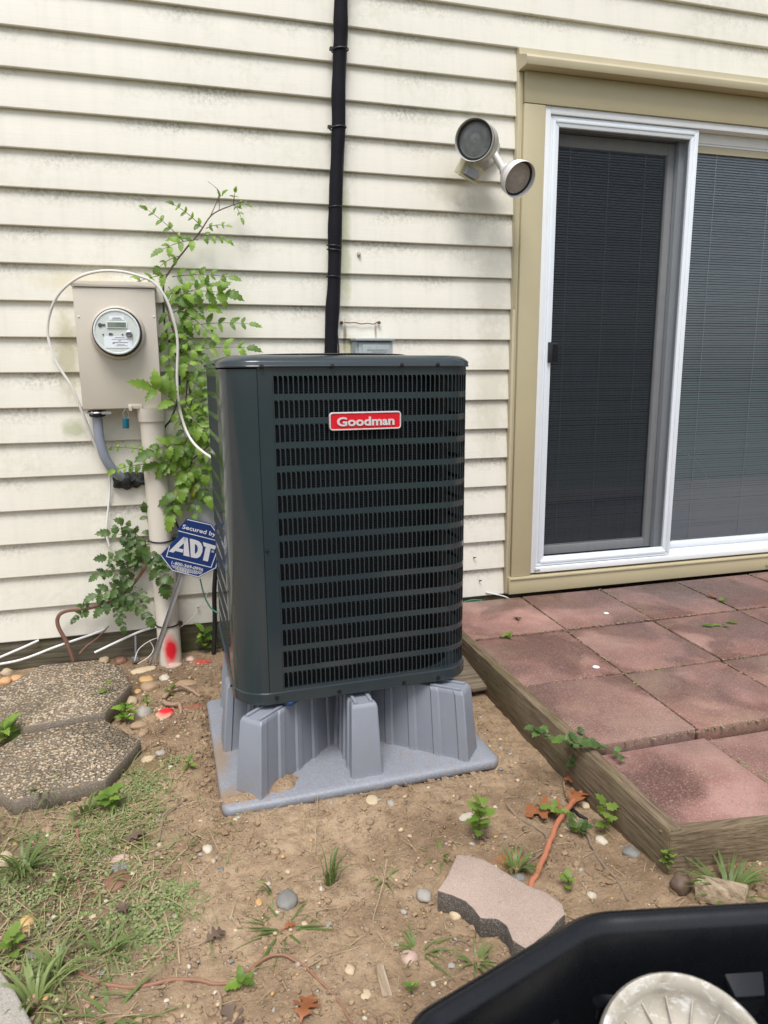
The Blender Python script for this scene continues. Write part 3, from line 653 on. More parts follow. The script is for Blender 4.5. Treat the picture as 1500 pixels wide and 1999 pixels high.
cor = on_level(1308, 1624, 0.002); far = on_level(907, 1250, 0.002); dd = (far-cor).normalized(); far2 = cor+dd*((-0.06-cor.y)/dd.y)
timber('timber_edging', ((cor.x, cor.y+0.001, 0), (far2.x, far2.y, 0), -0.038), -0.17, 0.004, DEADWOOD, 'long mossy timber board edging the patio beside the air conditioner')
rt = on_level(1500, 1606, 0.0)
d2 = (Vector((rt.x, rt.y, 0))-Vector((cor.x, cor.y, 0))).normalized(); e2 = Vector((cor.x, cor.y, 0))+d2*3.0
timber('timber_edging', ((cor.x+0.002, cor.y-0.003, 0), (e2.x, e2.y, 0), 0.036), -0.18, -0.002, DEADWOODX, 'weathered timber board across the front edge of the red patio')

# ================================================================== RISER PAD
pad = thing('condenser_pad', 'grey plastic riser pad with eight ribbed posts under the air conditioner', 'equipment pad', (0.459, -0.842, -0.155), 0.03)
PM = pad.matrix_basis
def rrect(w, d, r, n=6):
    out = []
    for sx, sy, t0 in ((1,1,0), (-1,1,90), (-1,-1,180), (1,-1,270)):
        for i in range(n+1):
            t = R_(t0+90*i/n); out.append((sx*(w/2-r)+r*math.cos(t), sy*(d/2-r)+r*math.sin(t)))
    return out
pw, pd = 0.856, 0.722
bs = MB(); rings = []
for off, z in ((-0.004, 0.0), (0, 0.004), (0, 0.020), (-0.004, 0.027), (-0.012, 0.030), (-0.03, 0.0315)):
    rings.append([PM @ Vector((x, y, z)) for x, y in rrect(pw+2*off, pd+2*off, 0.03+max(off, -0.02))])
bs.loft(rings); obj('base_plate', bs, PADM, pad, smooth=50)
TOPZ = 0.252
hub = MB(); hub.loft([[PM @ Vector((r*math.cos(k*math.pi/8), r*math.sin(k*math.pi/8), z)) for k in range(16)] for r, z in ((0.115, 0.03), (0.095, 0.12), (0.075, TOPZ-0.004))])
obj('hub', hub, PADM, pad, smooth=40)
for k in range(8):
    ang = k*math.pi/4; dv = Vector((math.cos(ang), math.sin(ang), 0)); nv = Vector((-dv.y, dv.x, 0))
    diag = k % 2 == 1
    dirv = Vector(((0.335 if diag else 0.375)*math.copysign(1, dv.x) if abs(dv.x) > 0.1 else 0, (0.295 if diag else 0.303)*math.copysign(1, dv.y) if abs(dv.y) > 0.1 else 0, 0))
    Lr = dirv.length; dv = dirv.normalized(); nv = Vector((-dv.y, dv.x, 0))
    rb = MB()
    # plan of the rib: fluted sides (five flutes), blunt outer end; lower ring is wider than the upper
    def plan(hw, out, z):
        pts = []; s0 = 0.05; nfl = 5
        side = []
        for i in range(nfl):
            a0 = s0+(out-s0)*i/nfl; a1 = s0+(out-s0)*(i+1)/nfl; st = 0.006*(1-0.25*(z > 0.1))
            w = hw*(0.86+0.14*i/nfl)
            side += [(a0+0.002, w), (a0+(a1-a0)*0.60, w), (a0+(a1-a0)*0.66, w+st), (a1-0.008, w+st), (a1-0.002, w)]
        side[-2] = (out-0.004, hw+0.004); side[-1] = (out, hw)
        pts = [(s, w) for s, w in side]+[(s, -w) for s, w in side[::-1]]
        return [PM @ (dv*s+nv*w+Vector((0, 0, z))) for s, w in pts]
    o1 = Lr+0.024; o0 = Lr-0.002
    rb.loft([plan(0.044, o1, 0.029), plan(0.036, o0+0.005, TOPZ-0.012), plan(0.034, o0, TOPZ-0.004), plan(0.031, o0-0.004, TOPZ)])
    post = obj('post', rb, PADM, pad, smooth=28, bevel=0)
    # raised rails along the top leave a channel between them
    tr = MB()
    for sgn in (1, -1):
        for s0, s1 in ((o0-0.11, o0-0.010), (o0-0.20, o0-0.14)):
            c = [dv*s0+nv*sgn*0.019, dv*s1+nv*sgn*0.019, dv*s1+nv*sgn*0.029, dv*s0+nv*sgn*0.029]
            lo = [PM @ (v+Vector((0,0,TOPZ-0.001))) for v in c]; hi = [PM @ (v*0.999+Vector((0,0,TOPZ+0.007))) for v in c]
            fs = [(0,1,2,3),(7,6,5,4),(0,4,5,1),(1,5,6,2),(2,6,7,3),(3,7,4,0)]
            tr.add(lo+hi, fs)
    bmz = tr; obj('top_rail', bmz, PADM, post, bevel=0.0025)
ip = MB(); cxy = [on_wall(500, 1372, -1.09), on_wall(560, 1372, -1.02)]
Mi = frame(PM @ Vector((-0.205, -0.205, TOPZ+0.007)), PM.to_3x3() @ Vector((1, 1, 0)), (0, 0, 1))
ip.box((-0.045, -0.036, 0.0), (0.045, 0.036, 0.012), M=Mi)
iso = obj('rubber_pad', ip, BLUEP, bevel=0.003, loc=Mi.translation); tag(iso, 'small dark blue rubber pad wedged between riser post and air conditioner', 'rubber pad')
# loose soil spilled over the corner of the plate
sp = MB(); ns = 34
for cx_, cy_, rx_, ry_, h_ in ((0.095, -1.172, 0.060, 0.018, 0.010), (0.135, -1.168, 0.05, 0.02, 0.010), (0.20, -1.125, 0.070, 0.052, 0.020)):
    rings = []
    for f, hh in ((1.0, 0.0), (0.8, 0.5), (0.5, 0.85), (0.2, 1.0)):
        rings.append([Vector((cx_+rx_*f*math.cos(a_)*(1+0.35*noise.noise(Vector((math.cos(a_)*2, math.sin(a_)*2, cx_*9)))), cy_+ry_*f*math.sin(a_)*(1+0.35*noise.noise(Vector((math.cos(a_)*2, math.sin(a_)*2, cx_*9+3)))), -0.1245+h_*hh+(0.003*noise.noise(Vector((f*9, a_*3, cx_*50))) if f < 1 else 0))) for a_ in [2*math.pi*i/ns for i in range(ns)]])
    sp.loft(rings, cap0=False)
s_ = obj('spilled_soil', sp, SOIL, smooth=60, kind='stuff', loc=(0.12, -1.13, -0.124)); tag(s_, 'brown soil spilled on the corner of the grey riser pad', 'soil')

# ================================================================== AIR CONDITIONER
AW, AR = 0.735, 0.100
ac = thing('air_conditioner', 'dark slate grey outdoor condenser unit with louvered sides and red badge', 'air conditioner', (0.4613, -0.7235, 0.1135), 0.0283)
AM = ac.matrix_basis
hf = AW/2-AR
SEG = [('l', (-hf, -AW/2), (1, 0), 2*hf), ('a', (hf, -hf), -90, AR*math.pi/2), ('l', (AW/2, -hf), (0, 1), 2*hf), ('a', (hf, hf), 0, AR*math.pi/2),
       ('l', (hf, AW/2), (-1, 0), 2*hf), ('a', (-hf, hf), 90, AR*math.pi/2), ('l', (-AW/2, hf), (0, -1), 2*hf), ('a', (-hf, -hf), 180, AR*math.pi/2)]
PER = sum(s[3] for s in SEG)
def ring_pt(s, off=0.0):
    s %= PER
    for k, c, d, L in SEG:
        if s <= L+1e-9:
            if k == 'l':
                nrm = (d[1], -d[0]); return Vector((c[0]+d[0]*s+nrm[0]*off, c[1]+d[1]*s+nrm[1]*off, 0)), Vector((nrm[0], nrm[1], 0))
            a = R_(d)+s/AR; return Vector((c[0]+(AR+off)*math.cos(a), c[1]+(AR+off)*math.sin(a), 0)), Vector((math.cos(a), math.sin(a), 0))
        s -= L
def full_ring(off, z, n=9):
    out = []
    for k, c, d, L in SEG:
        if k == 'a':
            for i in range(n+1):
                a = R_(d+90*i/n); r = max(0.004, AR+off); sx = math.copysign(1, c[0]); sy = math.copysign(1, c[1]); cc = (c[0], c[1]) if AR+off > 0.004 else (c[0]+sx*(AR+off), c[1]+sy*(AR+off))
                out.append(AM @ Vector((cc[0]+r*math.cos(a), cc[1]+r*math.sin(a), z)))
    return out
def sheet(mb, s0, s1, z0, z1, off=0.0, th=0.0016, step=0.02):
    ss = [s0]; acc = 0.0; marks = []
    for k, c, d, L in SEG*2:
        if k == 'a': marks += [acc+L*i/8 for i in range(9)]
        acc += L
    ss += [m for m in marks if s0 < m < s1]; ss.append(s1)
    rings = []
    for s in ss:
        p_, n_ = ring_pt(s); a = p_+n_*off; b = p_+n_*(off-th)
        rings.append([AM @ Vector((a.x, a.y, z0)), AM @ Vector((a.x, a.y, z1)), AM @ Vector((b.x, b.y, z1)), AM @ Vector((b.x, b.y, z0))])
    mb.loft(rings)
HL = 0.964   # lid flange starts here
# base pan
mb = MB(); mb.loft([full_ring(o_, z) for o_, z in ((-0.012, 0.0), (0.003, 0.0), (0.0055, 0.004), (0.0055, 0.034), (0.001, 0.0365), (-0.03, 0.0365))]); obj('base_pan', mb, ACP, ac, smooth=30)
# coil and inner core
s_slot0 = 0.5*0+ (-0.236+hf); s_end = PER-AR*math.pi/2-(0.18-hf+0.0) if False else PER-AR*math.pi/2-0.088
ci = AW/2-0.026; cr_ = 0.155
cpath = [(-ci+0.11, -ci)]+[(ci-cr_+cr_*math.cos(R_(a)), -ci+cr_+cr_*math.sin(R_(a))) for a in range(-90, 1, 9)]+[(ci-cr_+cr_*math.cos(R_(a)), ci-cr_+cr_*math.sin(R_(a))) for a in range(0, 91, 9)]+[(-ci+cr_+cr_*math.cos(R_(a)), ci-cr_+cr_*math.sin(R_(a))) for a in range(90, 181, 9)]+[(-ci, -ci+0.16)]
mb = MB(); mb.loft([[AM @ Vector((x*f, y*f, z)) for f, z in ((1, 0.036), (1, HL-0.004), (0.96, HL-0.004), (0.96, 0.036))] for x, y in cpath]); obj('coil', mb, COIL, ac, smooth=40)
mb = MB().box((-ci+0.02, -ci+0.012, 0.037), (-ci+0.115, -ci+0.2, HL-0.006), M=AM); obj('control_box', mb, SCREWM, ac, smooth=0)
# corner panel: smooth curved sheet between seam and the side louvers
s_seam = PER-0.0075
mb = MB(); sheet(mb, s_end, s_seam-0.0014, 0.036, HL-0.004, off=0.0015, th=0.002); obj('corner_panel', mb, ACP, ac, smooth=40)
mb = MB(); sheet(mb, s_seam, PER+s_slot0, 0.036, HL+0.002, off=0.0012, th=0.002)
sheet(mb, s_end-0.012, s_end-0.0012, 0.036, HL+0.002, off=0.0010, th=0.002); obj('frame_strip', mb, ACP, ac, smooth=40)
# louver bands and fins, fourteen rows
NR = 14; PZ = 0.0653; Z0 = 0.044; SH = 0.0485
zb_list = [(0.0355, Z0)]+[(Z0+i*PZ+SH, Z0+(i+1)*PZ) for i in range(NR-1)]+[(Z0+(NR-1)*PZ+SH, HL+0.002)]
s0, s1 = s_slot0, s_end-0.012
first = None
for i, (za, zb_) in enumerate(zb_list):
    if first is not None and i < NR:
        o = first.copy(); COL.objects.link(o); o.parent = ac; o.matrix_basis = Matrix.Translation((0, 0, za-zb_list[1][0])); continue
    mb = MB(); sheet(mb, s0+0.0002, s1-0.0002, za, zb_, off=0.0, th=0.0016); o = obj('louver_band', mb, ACP, ac, smooth=40)
    if i == 1: first = o
fin = MB(); ps = 0.0138; nS = int((s1-s0)/ps)
for i in range(nS+1):
    s = s0+i*ps
    for r in range(NR):
        za = Z0+r*PZ-0.0015; zt = Z0+r*PZ+SH+0.0015
        p_, n_ = ring_pt(s+0.0008, -0.0004); t_ = Vector((-n_.y, n_.x, 0))
        w = 0.0030
        # flange on the face, blade bent inwards; the top of the slot is rounded off by a small web
        A = p_; B = p_+t_*w; Cc = p_+t_*(w+0.0022)-n_*0.0058
        B2 = p_+t_*(w+0.0028)
        pts = [A, B, Cc]
        lo = [AM @ Vector((q.x, q.y, za)) for q in pts]; mi_ = [AM @ Vector((q.x, q.y, zt-0.008)) for q in pts]
        hi = [AM @ Vector((q.x, q.y, zt)) for q in (A-t_*0.0055, B+t_*0.001, Cc)]
        m2 = [AM @ Vector((q.x, q.y, zt-0.003)) for q in (A-t_*0.0020, B, Cc)]
        fin.add(lo+mi_+m2+hi, [(0,1,4,3),(1,2,5,4),(3,4,7,6),(4,5,8,7),(6,7,10,9),(7,8,11,10)])
fo = obj('louver_fins', fin, ACD, ac, smooth=50); fo['kind'] = 'stuff'
# lid
mb = MB(); mb.loft([full_ring(o_, z) for o_, z in ((0.001, HL+0.001), (0.007, HL), (0.008, HL+0.003), (0.0065, HL+0.005), (0.0065, HL+0.014), (0.0035, HL+0.0175), (-0.004, HL+0.0235), (-0.014, HL+0.0285), (-0.026, HL+0.032), (-0.04, HL+0.033), (-0.10, HL+0.0325))], cap0=False, cap1=True)
obj('lid', mb, ACP, ac, smooth=50)
gd = MB()
for rr in (0.06, 0.10, 0.14, 0.18, 0.22, 0.255):
    gd.tube([AM @ Vector((rr*math.cos(a), rr*math.sin(a), HL+0.039)) for a in [2*math.pi*i/36 for i in range(37)]], 0.0022, 5)
for k in range(12):
    a = 2*math.pi*k/12; gd.tube([AM @ Vector((r_*math.cos(a), r_*math.sin(a), HL+0.0365)) for r_ in (0.04, 0.27)], 0.0022, 5)
obj('fan_guard', gd, SCREWM, ac)
def ac_face(px, py, off=0.0):
    """point of the front face under a picture point"""
    I = AM.inverted(); o_ = I @ CAM; d_ = I.to_3x3() @ ray(px, py); t = (-(AW/2+off)-o_.y)/d_.y; return o_+d_*t
def ac_side(px, py):
    I = AM.inverted(); o_ = I @ CAM; d_ = I.to_3x3() @ ray(px, py); t = (-(AW/2+0.002)-o_.x)/d_.x; return o_+d_*t
def screw(P, nrm, r=0.0052):
    M = AM @ frame(P, Vector((0, 0, 1)).cross(nrm), nrm); mb = MB(); mb.lathe([(r*1.25, 0), (r*1.25, 0.0012), (r*0.8, 0.0014), (r*0.8, 0.005), (r*0.3, 0.0062)], 8, M, cap0=True, cap1=True); return obj('screw', mb, SCREWM, ac)
for px, py in ((510, 716), (648, 715), (786, 713), (856, 712)): screw(ac_face(px, py, 0.0065), Vector((0, -1, 0)))
for px, py in ((540, 1362), (662, 1350), (790, 1333), (857, 1323)): screw(ac_face(px, py, 0.0055), Vector((0, -1, 0)))
screw(ac_face(521, 1075, 0.0012), Vector((0, -1, 0)), 0.0042)
for y_, z_ in ((-0.19, 0.30), (-0.20, 0.55), (-0.24, 0.018), (0.06, 0.018), (-0.2, HL+0.012), (0.2, HL+0.012)): screw(Vector((-AW/2-0.005, y_, z_)), Vector((-1, 0, 0)), 0.0045)
# badge
a = ac_face(643, 843, 0.012); b = ac_face(785, 801, 0.012); bc = (a+b)/2; BW = (b.x-a.x); 
tlc = ac_face(643, 807, 0.012); blc = ac_face(645, 843, 0.012); BH = (tlc.z-blc.z)
bc.z = (ac_face(714, 802, .012).z+ac_face(714, 841, .012).z)/2
MBd = AM @ frame((bc.x, -AW/2-0.0035, bc.z), (1, 0, 0), (0, -1, 0))
def rr2(w, h, r, n=5): return rrect(w, h, r, n)
bm_ = MB(); bm_.loft([[MBd @ Vector((x, y, z)) for x, y in rr2(BW+2*o_, BH+2*o_, 0.010+o_)] for o_, z in ((0.0, 0.0), (0.0, 0.006), (-0.0015, 0.0085), (-0.0035, 0.0085), (-0.0045, 0.006))], cap1=False)
badge = obj('badge', bm_, CHROME, ac, smooth=30)
bm_ = MB(); bm_.loft([[MBd @ Vector((x, y, z)) for x, y in rr2(BW-0.0088, BH-0.0088, 0.0056)] for z in (0.004, 0.0065)]); obj('badge_plate', bm_, BADGER, badge, smooth=30)
bm_ = lettering('Goodman', BW*0.80, BH*0.50, MBd @ Matrix.Translation((0, -0.001, 0.0065)), 0.003, 0.028); obj('badge_lettering', bm_, CHROME, badge, smooth=20)
# foot seen under the pan
ft = MB().box((0.30, -0.335, -0.028), (0.318, -0.31, 0.0), M=AM); obj('foot', ft, STEEL, ac, bevel=0.002)
# ================================================================== ELECTRIC METER
def W3(px, py, y): return on_wall(px, py, y)
ym = -0.105
A_ = W3(140, 560, ym); B_ = W3(317, 795, ym)
mx0, mx1, mz0, mz1 = A_.x, B_.x-0.002, B_.z, A_.z
meter = thing('electric_meter', 'beige electric meter box with round glass meter and small display', 'electric meter', ((mx0+mx1)/2, 0, mz0))
obj('enclosure', MB().box((mx0+0.004, -0.092, mz0+0.002), (mx1-0.004, 0.012, mz1+0.02)), METERB, meter, bevel=0.004)
lidb = MB().box((mx0, ym, mz0-0.002), (mx1, ym+0.012, mz1)).box((mx0-0.001, ym+0.0125, mz0-0.004), (mx0+0.003, ym+0.03, mz1-0.002)).box((mx1-0.003, ym+0.0125, mz0-0.004), (mx1+0.001, ym+0.03, mz1-0.002))
obj('cover', lidb, METERB, meter, bevel=0.003)
obj('rain_hood', MB().box((mx0-0.004, ym-0.006, mz1+0.002), (mx1+0.004, ym+0.012, mz1+0.012)).box((mx0-0.004, ym+0.012, mz1+0.004), (mx1+0.004, 0.01, mz1+0.026)), METERB, meter, bevel=0.002)
for px, py in ((153, 618), (300, 618)):
    q = W3(px, py, ym); mb = MB(); mb.lathe([(0.004, 0), (0.0035, 0.002), (0.0015, 0.003)], 10, frame(q, (1, 0, 0), (0, -1, 0)), cap1=True); obj('cover_screw', mb, LAMPW, meter)
Mc = W3(230, 650, ym); Rr = (W3(283, 650, ym).x-W3(174, 650, ym).x)/2
FM = frame((Mc.x, ym, Mc.z), (1, 0, 0), (0, -1, 0))
mb = MB(); mb.lathe([(Rr, -0.002), (Rr*0.985, 0.012), (Rr*0.93, 0.024), (Rr*0.90, 0.028), (Rr*0.875, 0.026), (Rr*0.87, 0.02)], 48, FM); obj('meter_collar', mb, METERB, meter, smooth=40)
mb = MB(); mb.lathe([(Rr*0.862, 0.018), (Rr*0.862, 0.050), (Rr*0.83, 0.052)], 48, FM); obj('seal_ring', mb, BLACK, meter, smooth=30)
RG = Rr*0.825
mb = MB(); mb.lathe([(RG, 0.048), (RG, 0.062), (RG*0.975, 0.066), (RG*0.93, 0.0665), (RG*0.90, 0.064)], 48, FM); obj('meter_rim', mb, CLEARM, meter, smooth=40)
mb = MB(); mb.lathe([(0.0001, 0.0635), (RG*0.905, 0.0635)], 48, FM); face = obj('meter_face', mb, METALF, meter, smooth=0)
def fbox(u0, v0, u1, v1, d0, d1, mat, name, parent=face):
    """flat piece on the meter face in units of its radius"""
    mb = MB().box((u0*RG, v0*RG, d0), (u1*RG, v1*RG, d1), M=FM); return obj(name, mb, mat, parent, smooth=0)
FM = FM @ Matrix.Translation((0, 0, 0.0637))
fbox(-0.40, 0.17, 0.46, 0.45, 0.0, 0.004, SIGNW, 'display_bezel'); fbox(-0.37, 0.20, 0.43, 0.42, 0.0041, 0.0046, LCD, 'display')
seg = MB()
def lines(u, v, w, h, g):
    for i, (a, b) in enumerate(g): seg.box(((u+a[0]*w)*RG, (v+a[1]*h)*RG, 0.0047), ((u+b[0]*w)*RG, (v+b[1]*h)*RG, 0.0050), M=FM)
for i, g in enumerate(([((.7,0),(.9,1))], [((0,0),(.2,1)),((.7,0),(.9,1)),((.2,.85),(.7,1))], [((0,0),(.2,1)),((.7,0),(.9,1)),((.2,0),(.7,.15))], [((0,0),(.2,1)),((.2,.85),(.8,1)),((.2,.42),(.7,.56)),((.2,0),(.8,.14))])):
    lines(-0.05+i*0.115, 0.235, 0.095, 0.15, g)
obj('display_digits', seg, LCDS, face, smooth=0)
fbox(-0.28, 0.52, 0.36, 0.70, 0.0, 0.0012, LABELW, 'top_label')
pr = MB()
for v0, u0, u1 in ((0.60, -0.12, 0.20), (0.55, -0.17, 0.26)): pr.box((u0*RG, v0*RG, 0.0014), (u1*RG, (v0+0.03)*RG, 0.0017), M=FM)
for v0, u0, u1, h in ((-0.26, -0.10, 0.34, .03), (-0.33, -0.24, 0.46, .02), (-0.40, 0.04, 0.16, .035), (-0.475, -0.18, 0.44, .035), (-0.56, -0.02, 0.30, .02), (-0.61, -0.08, 0.42, .02), (-0.52, -0.22, -0.12, .055)):
    pr.box((u0*RG, v0*RG, 0.0014), (u1*RG, (v0+h)*RG, 0.0017), M=FM)
fbox(-0.56, -0.70, 0.62, -0.20, 0.0, 0.0012, LABELW, 'bottom_label'); obj('label_print', pr, INKG, face, smooth=0)
kp = MB()
kp.lathe([(0.085*RG, 0), (0.085*RG, 0.003), (0.0001, 0.0035)], 14, FM @ Matrix.Translation((-0.68*RG, 0.30*RG, 0))); kp.box((-0.62*RG, 0.27*RG, 0), (-0.46*RG, 0.34*RG, 0.003), M=FM)
kp.box((-0.34*RG, -0.13*RG, 0), (-0.22*RG, -0.05*RG, 0.003), M=FM); kp.lathe([(0.04*RG, 0), (0.04*RG, 0.003), (0.0001, 0.003)], 3, FM @ Matrix.Translation((-0.20*RG, -0.09*RG, 0)))
for u in (-0.58, 0.24): kp.lathe([(0.035*RG, 0), (0.035*RG, 0.003), (0.0001, 0.003)], 8, FM @ Matrix.Translation((u*RG, -0.11*RG, 0)))
obj('face_marks', kp, INK, face)
mb = MB(); mb.lathe([(0.145*RG, 0), (0.145*RG, 0.008), (0.10*RG, 0.010), (0.09*RG, 0.006), (0.0001, 0.006)], 20, FM @ Matrix.Translation((0.52*RG, -0.09*RG, 0))); obj('optical_port', mb, STEEL, face)
mb = MB(); mb.box((0.43*RG, -0.12*RG, 0.0065), (0.61*RG, -0.04*RG, 0.009), M=FM); obj('port_window', mb, INK, face)
q = W3(262, 800, ym); hp = MB().box((q.x-0.022, ym-0.006, mz0-0.004), (q.x+0.030, ym+0.0, mz0+0.014)).box((q.x-0.020, ym-0.014, mz0-0.012), (q.x-0.008, ym-0.006, mz0+0.010)); obj('hasp', hp, METERB, meter, bevel=0.002)
# teal barrel lock on a wire loop
q = W3(245, 826, ym-0.01); q0 = W3(244, 800, ym-0.01)
lk = thing('barrel_lock', 'small teal lock hanging on a wire under the beige meter box', 'lock', (q.x, q.y, q.z-0.02))
lp = [q0+Vector((0.0, 0, 0.004)), q0+Vector((-0.009, 0, -0.012)), q0+Vector((-0.007, 0, -0.030)), Vector((q.x-0.005, q.y, q.z+0.016))]
lp2 = [q0+Vector((0.0, -0.001, 0.004)), q0+Vector((0.010, -0.002, -0.012)), q0+Vector((0.010, -0.002, -0.032)), Vector((q.x+0.006, q.y-0.002, q.z+0.016))]
obj('shackle', MB().tube(smooth_path(lp), 0.0013, 6).tube(smooth_path(lp2), 0.0013, 6), STEEL, lk)
obj('lock_body', MB().lathe([(0.011, -0.020), (0.0125, -0.018), (0.0125, 0.017), (0.010, 0.019), (0.0001, 0.019)], 16, Matrix.Translation(q) @ Matrix.Rotation(0.06, 4, 'Y'), cap0=True), TEAL, lk)
# big cream riser pipe
t0 = W3(295, 806, -0.07); b0 = on_level(333, 1297, -0.14)
pc = thing('riser_pipe', 'thick cream conduit pipe running from meter box into the soil, base sprayed red', 'conduit', (t0.x, -0.07, -0.16))
pr_ = 0.0465; xt = t0.x; xb = W3(332, 1285, -0.075).x
def pipe_c(z): return Vector((xt+(xb-xt)*(mz0-z)/(mz0+0.12), -0.07, z))
rg = lambda z, r: [pipe_c(z)+Vector((r*math.cos(2*math.pi*k/32), r*math.sin(2*math.pi*k/32), 0)) for k in range(32)]
obj('pipe', MB().loft([rg(z, pr_) for z in (-0.2, 0.0, 0.2, 0.4, 0.6, 0.8, mz0-0.04)]), PVC, pc)
obj('coupling', MB().loft([rg(mz0-0.056, pr_+0.001), rg(mz0-0.055, pr_+0.006), rg(mz0-0.030, pr_+0.0075), rg(mz0-0.003, pr_+0.010)]), PVC, pc)
for px, py in ((308, 1057), (326, 1222)):
    zc_ = W3(px, py, -0.11).z; c = pipe_c(zc_)
    mb = MB(); mb.tube([c+Vector(((pr_+0.002)*math.cos(a), (pr_+0.002)*math.sin(a), 0.004*math.sin(a))) for a in [2*math.pi*k/24 for k in range(25)]], 0.0032, 6)
    mb.box((c.x+pr_-0.004, c.y-0.026, c.z-0.006), (c.x+pr_+0.014, c.y-0.012, c.z+0.007)); obj('cable_tie', mb, BLACK, pc)
# small grey conduit curving into the wall
gc = thing('grey_conduit', 'thin grey conduit curving from meter box into black putty on the siding', 'conduit', (W3(190, 815, -0.06).x, -0.06, 0.6))
pts = [W3(189, 806, -0.062), W3(191, 835, -0.062), W3(195, 862, -0.062), W3(204, 892, -0.058), W3(219, 916, -0.045), W3(238, 934, -0.02), W3(248, 940, 0.012)]
obj('pipe', MB().tube(smooth_path(pts), 0.0185, 16), GREYPVC, gc)
c = pts[0]; mb = MB(); mb.lathe([(0.023, -0.018), (0.030, -0.014), (0.030, -0.006), (0.034, -0.005), (0.034, 0.006), (0.026, 0.008)], 24, Matrix.Translation(c+Vector((0, 0, 0.002)))); obj('connector', mb, BLACK, gc)
mb = MB().tube([c+Vector((0.0345*math.cos(a), 0.0345*math.sin(a), 0.001)) for a in [2*math.pi*k/24 for k in range(25)]], 0.004, 6); mb.lathe([(0.006, 0), (0.006, 0.006), (0.003, 0.007)], 10, frame(c+Vector((-0.014, -0.036, 0.001)), (1,0,0), (0,-1,0)), cap1=True); mb.box((c.x+0.02, c.y-0.037, c.z-0.004), (c.x+0.055, c.y-0.032, c.z+0.006)); obj('hose_clamp', mb, STEEL, gc)
pb = MB()
q = W3(250, 936, -0.004)
for dx, dz, s, k in ((0.0, 0.0, (0.060, 0.030, 0.030), 3), (0.036, -0.004, (0.040, 0.026, 0.026), 5), (-0.012, -0.012, (0.044, 0.026, 0.026), 8)):
    pb.rock((q.x+dx, q.y, q.z+dz), s, k, 4, ang=0.1)
pb.v = [v+Vector((noise.noise(v*45), noise.noise(v*45+Vector((7, 0, 0))), noise.noise(v*45+Vector((0, 7, 0)))))*0.012 for v in pb.v]
obj('putty', pb, PUTTY, gc)

# ================================================================== cables on and below the wall
def cable(name, label, cat, pts, r, mat, n=7, k=6):
    P = smooth_path(pts, k); o = obj(name, MB().tube(P, r, n), mat, loc=min(P, key=lambda v: v.z)); return tag(o, label, cat)
lp = [(213, 925, -0.03), (190, 880, -0.04), (168, 825, -0.06), (140, 757, -0.07), (110, 708, -0.06), (93, 655, -0.05), (97, 612, -0.06), (115, 573, -0.09), (150, 543, -0.118), (190, 530, -0.13), (235, 530, -0.13), (275, 540, -0.135), (300, 552, -0.135), (322, 580, -0.135), (337, 620, -0.13), (346, 668, -0.12), (345, 740, -0.11), (350, 795, -0.11), (362, 838, -0.12), (380, 868, -0.16), (410, 892, -0.25), (430, 900, -0.32)]
cable('coax_cable', 'off-white cable looped over the top of the beige meter box', 'cable', [W3(x, y, d) for x, y, d in lp], 0.0052, CABLE, 8)
c2 = [(213, 925, -0.02), (214, 960, -0.012), (210, 1000, -0.010), (207, 1040, -0.012), (213, 1066, -0.014)]
cable('cable_end', 'short white cable hanging loose down the siding beside the vine', 'cable', [W3(x, y, d) for x, y, d in c2], 0.0042, CABLEW)
q = W3(206, 1043, -0.008); o = obj('cable_clip', MB().box((q.x-0.008, -0.014, q.z-0.010), (q.x+0.001, 0.002, q.z+0.010)), BLACK, bevel=0.002, loc=q); tag(o, 'small black clip nailed over the hanging white cable', 'cable clip')
for lab, P in (('white cable along the bottom of the siding ending behind pebbles', [(-420, 1420, -0.12), (-250, 1372, -0.10), (-40, 1298, -0.03), (30, 1270, -0.02), (75, 1250, -0.004)]),
               ('long white cable rising behind the brown vine stem', [(-420, 1400, -0.14), (-250, 1362, -0.12), (-40, 1305, -0.08), (40, 1288, -0.06), (110, 1262, -0.04), (180, 1238, -0.02), (205, 1228, -0.004)]),
               ('white cable slanting up to the cream pipe from the root knot', [(184, 1274, -0.06), (230, 1252, -0.04), (275, 1232, -0.02), (312, 1222, -0.012)])):
    cable('white_cable', lab, 'cable', [W3(x, y, d) for x, y, d in P], 0.0050, CABLEW)
for lab, P in (('thin grey wire looping from ground clamp up to the cream pipe', [(262, 1290, -0.08), (270, 1268, -0.06), (290, 1252, -0.05), (312, 1243, -0.05)]),
               ('thin grey wire bowed under the ground rod wire', [(268, 1296, -0.09), (290, 1282, -0.07), (299, 1266, -0.05), (291, 1250, -0.05)]),
               ('thin brownish wire drooping behind the blue sign', [(412, 1140, -0.06), (398, 1170, -0.05), (375, 1205, -0.05), (350, 1226, -0.05)])):
    cable('thin_wire', lab, 'wire', [W3(x, y, d) for x, y, d in P], 0.0017, CABLE, 5)
q = W3(264, 1240, -0.02); q2 = W3(265, 1300, -0.05)
gr_ = thing('ground_rod', 'grey ground rod with clamp below the siding next to the pipe', 'ground rod', q2)
obj('rod', MB().tube([q, (q+q2)/2, q2-Vector((0, 0, 0.04))], 0.005, 8), STEEL, gr_); obj('clamp', MB().box((q2.x-0.014, q2.y-0.018, q2.z+0.02), (q2.x+0.014, q2.y+0.006, q2.z+0.045)), STEEL, gr_, bevel=0.003)
cable('green_wire', 'green wire curling out from below the blue sign', 'wire', [W3(x, y, d) for x, y, d in ((390, 1130, -0.12), (396, 1155, -0.12), (402, 1172, -0.12), (412, 1188, -0.12), (425, 1197, -0.14))], 0.003, GREENW)
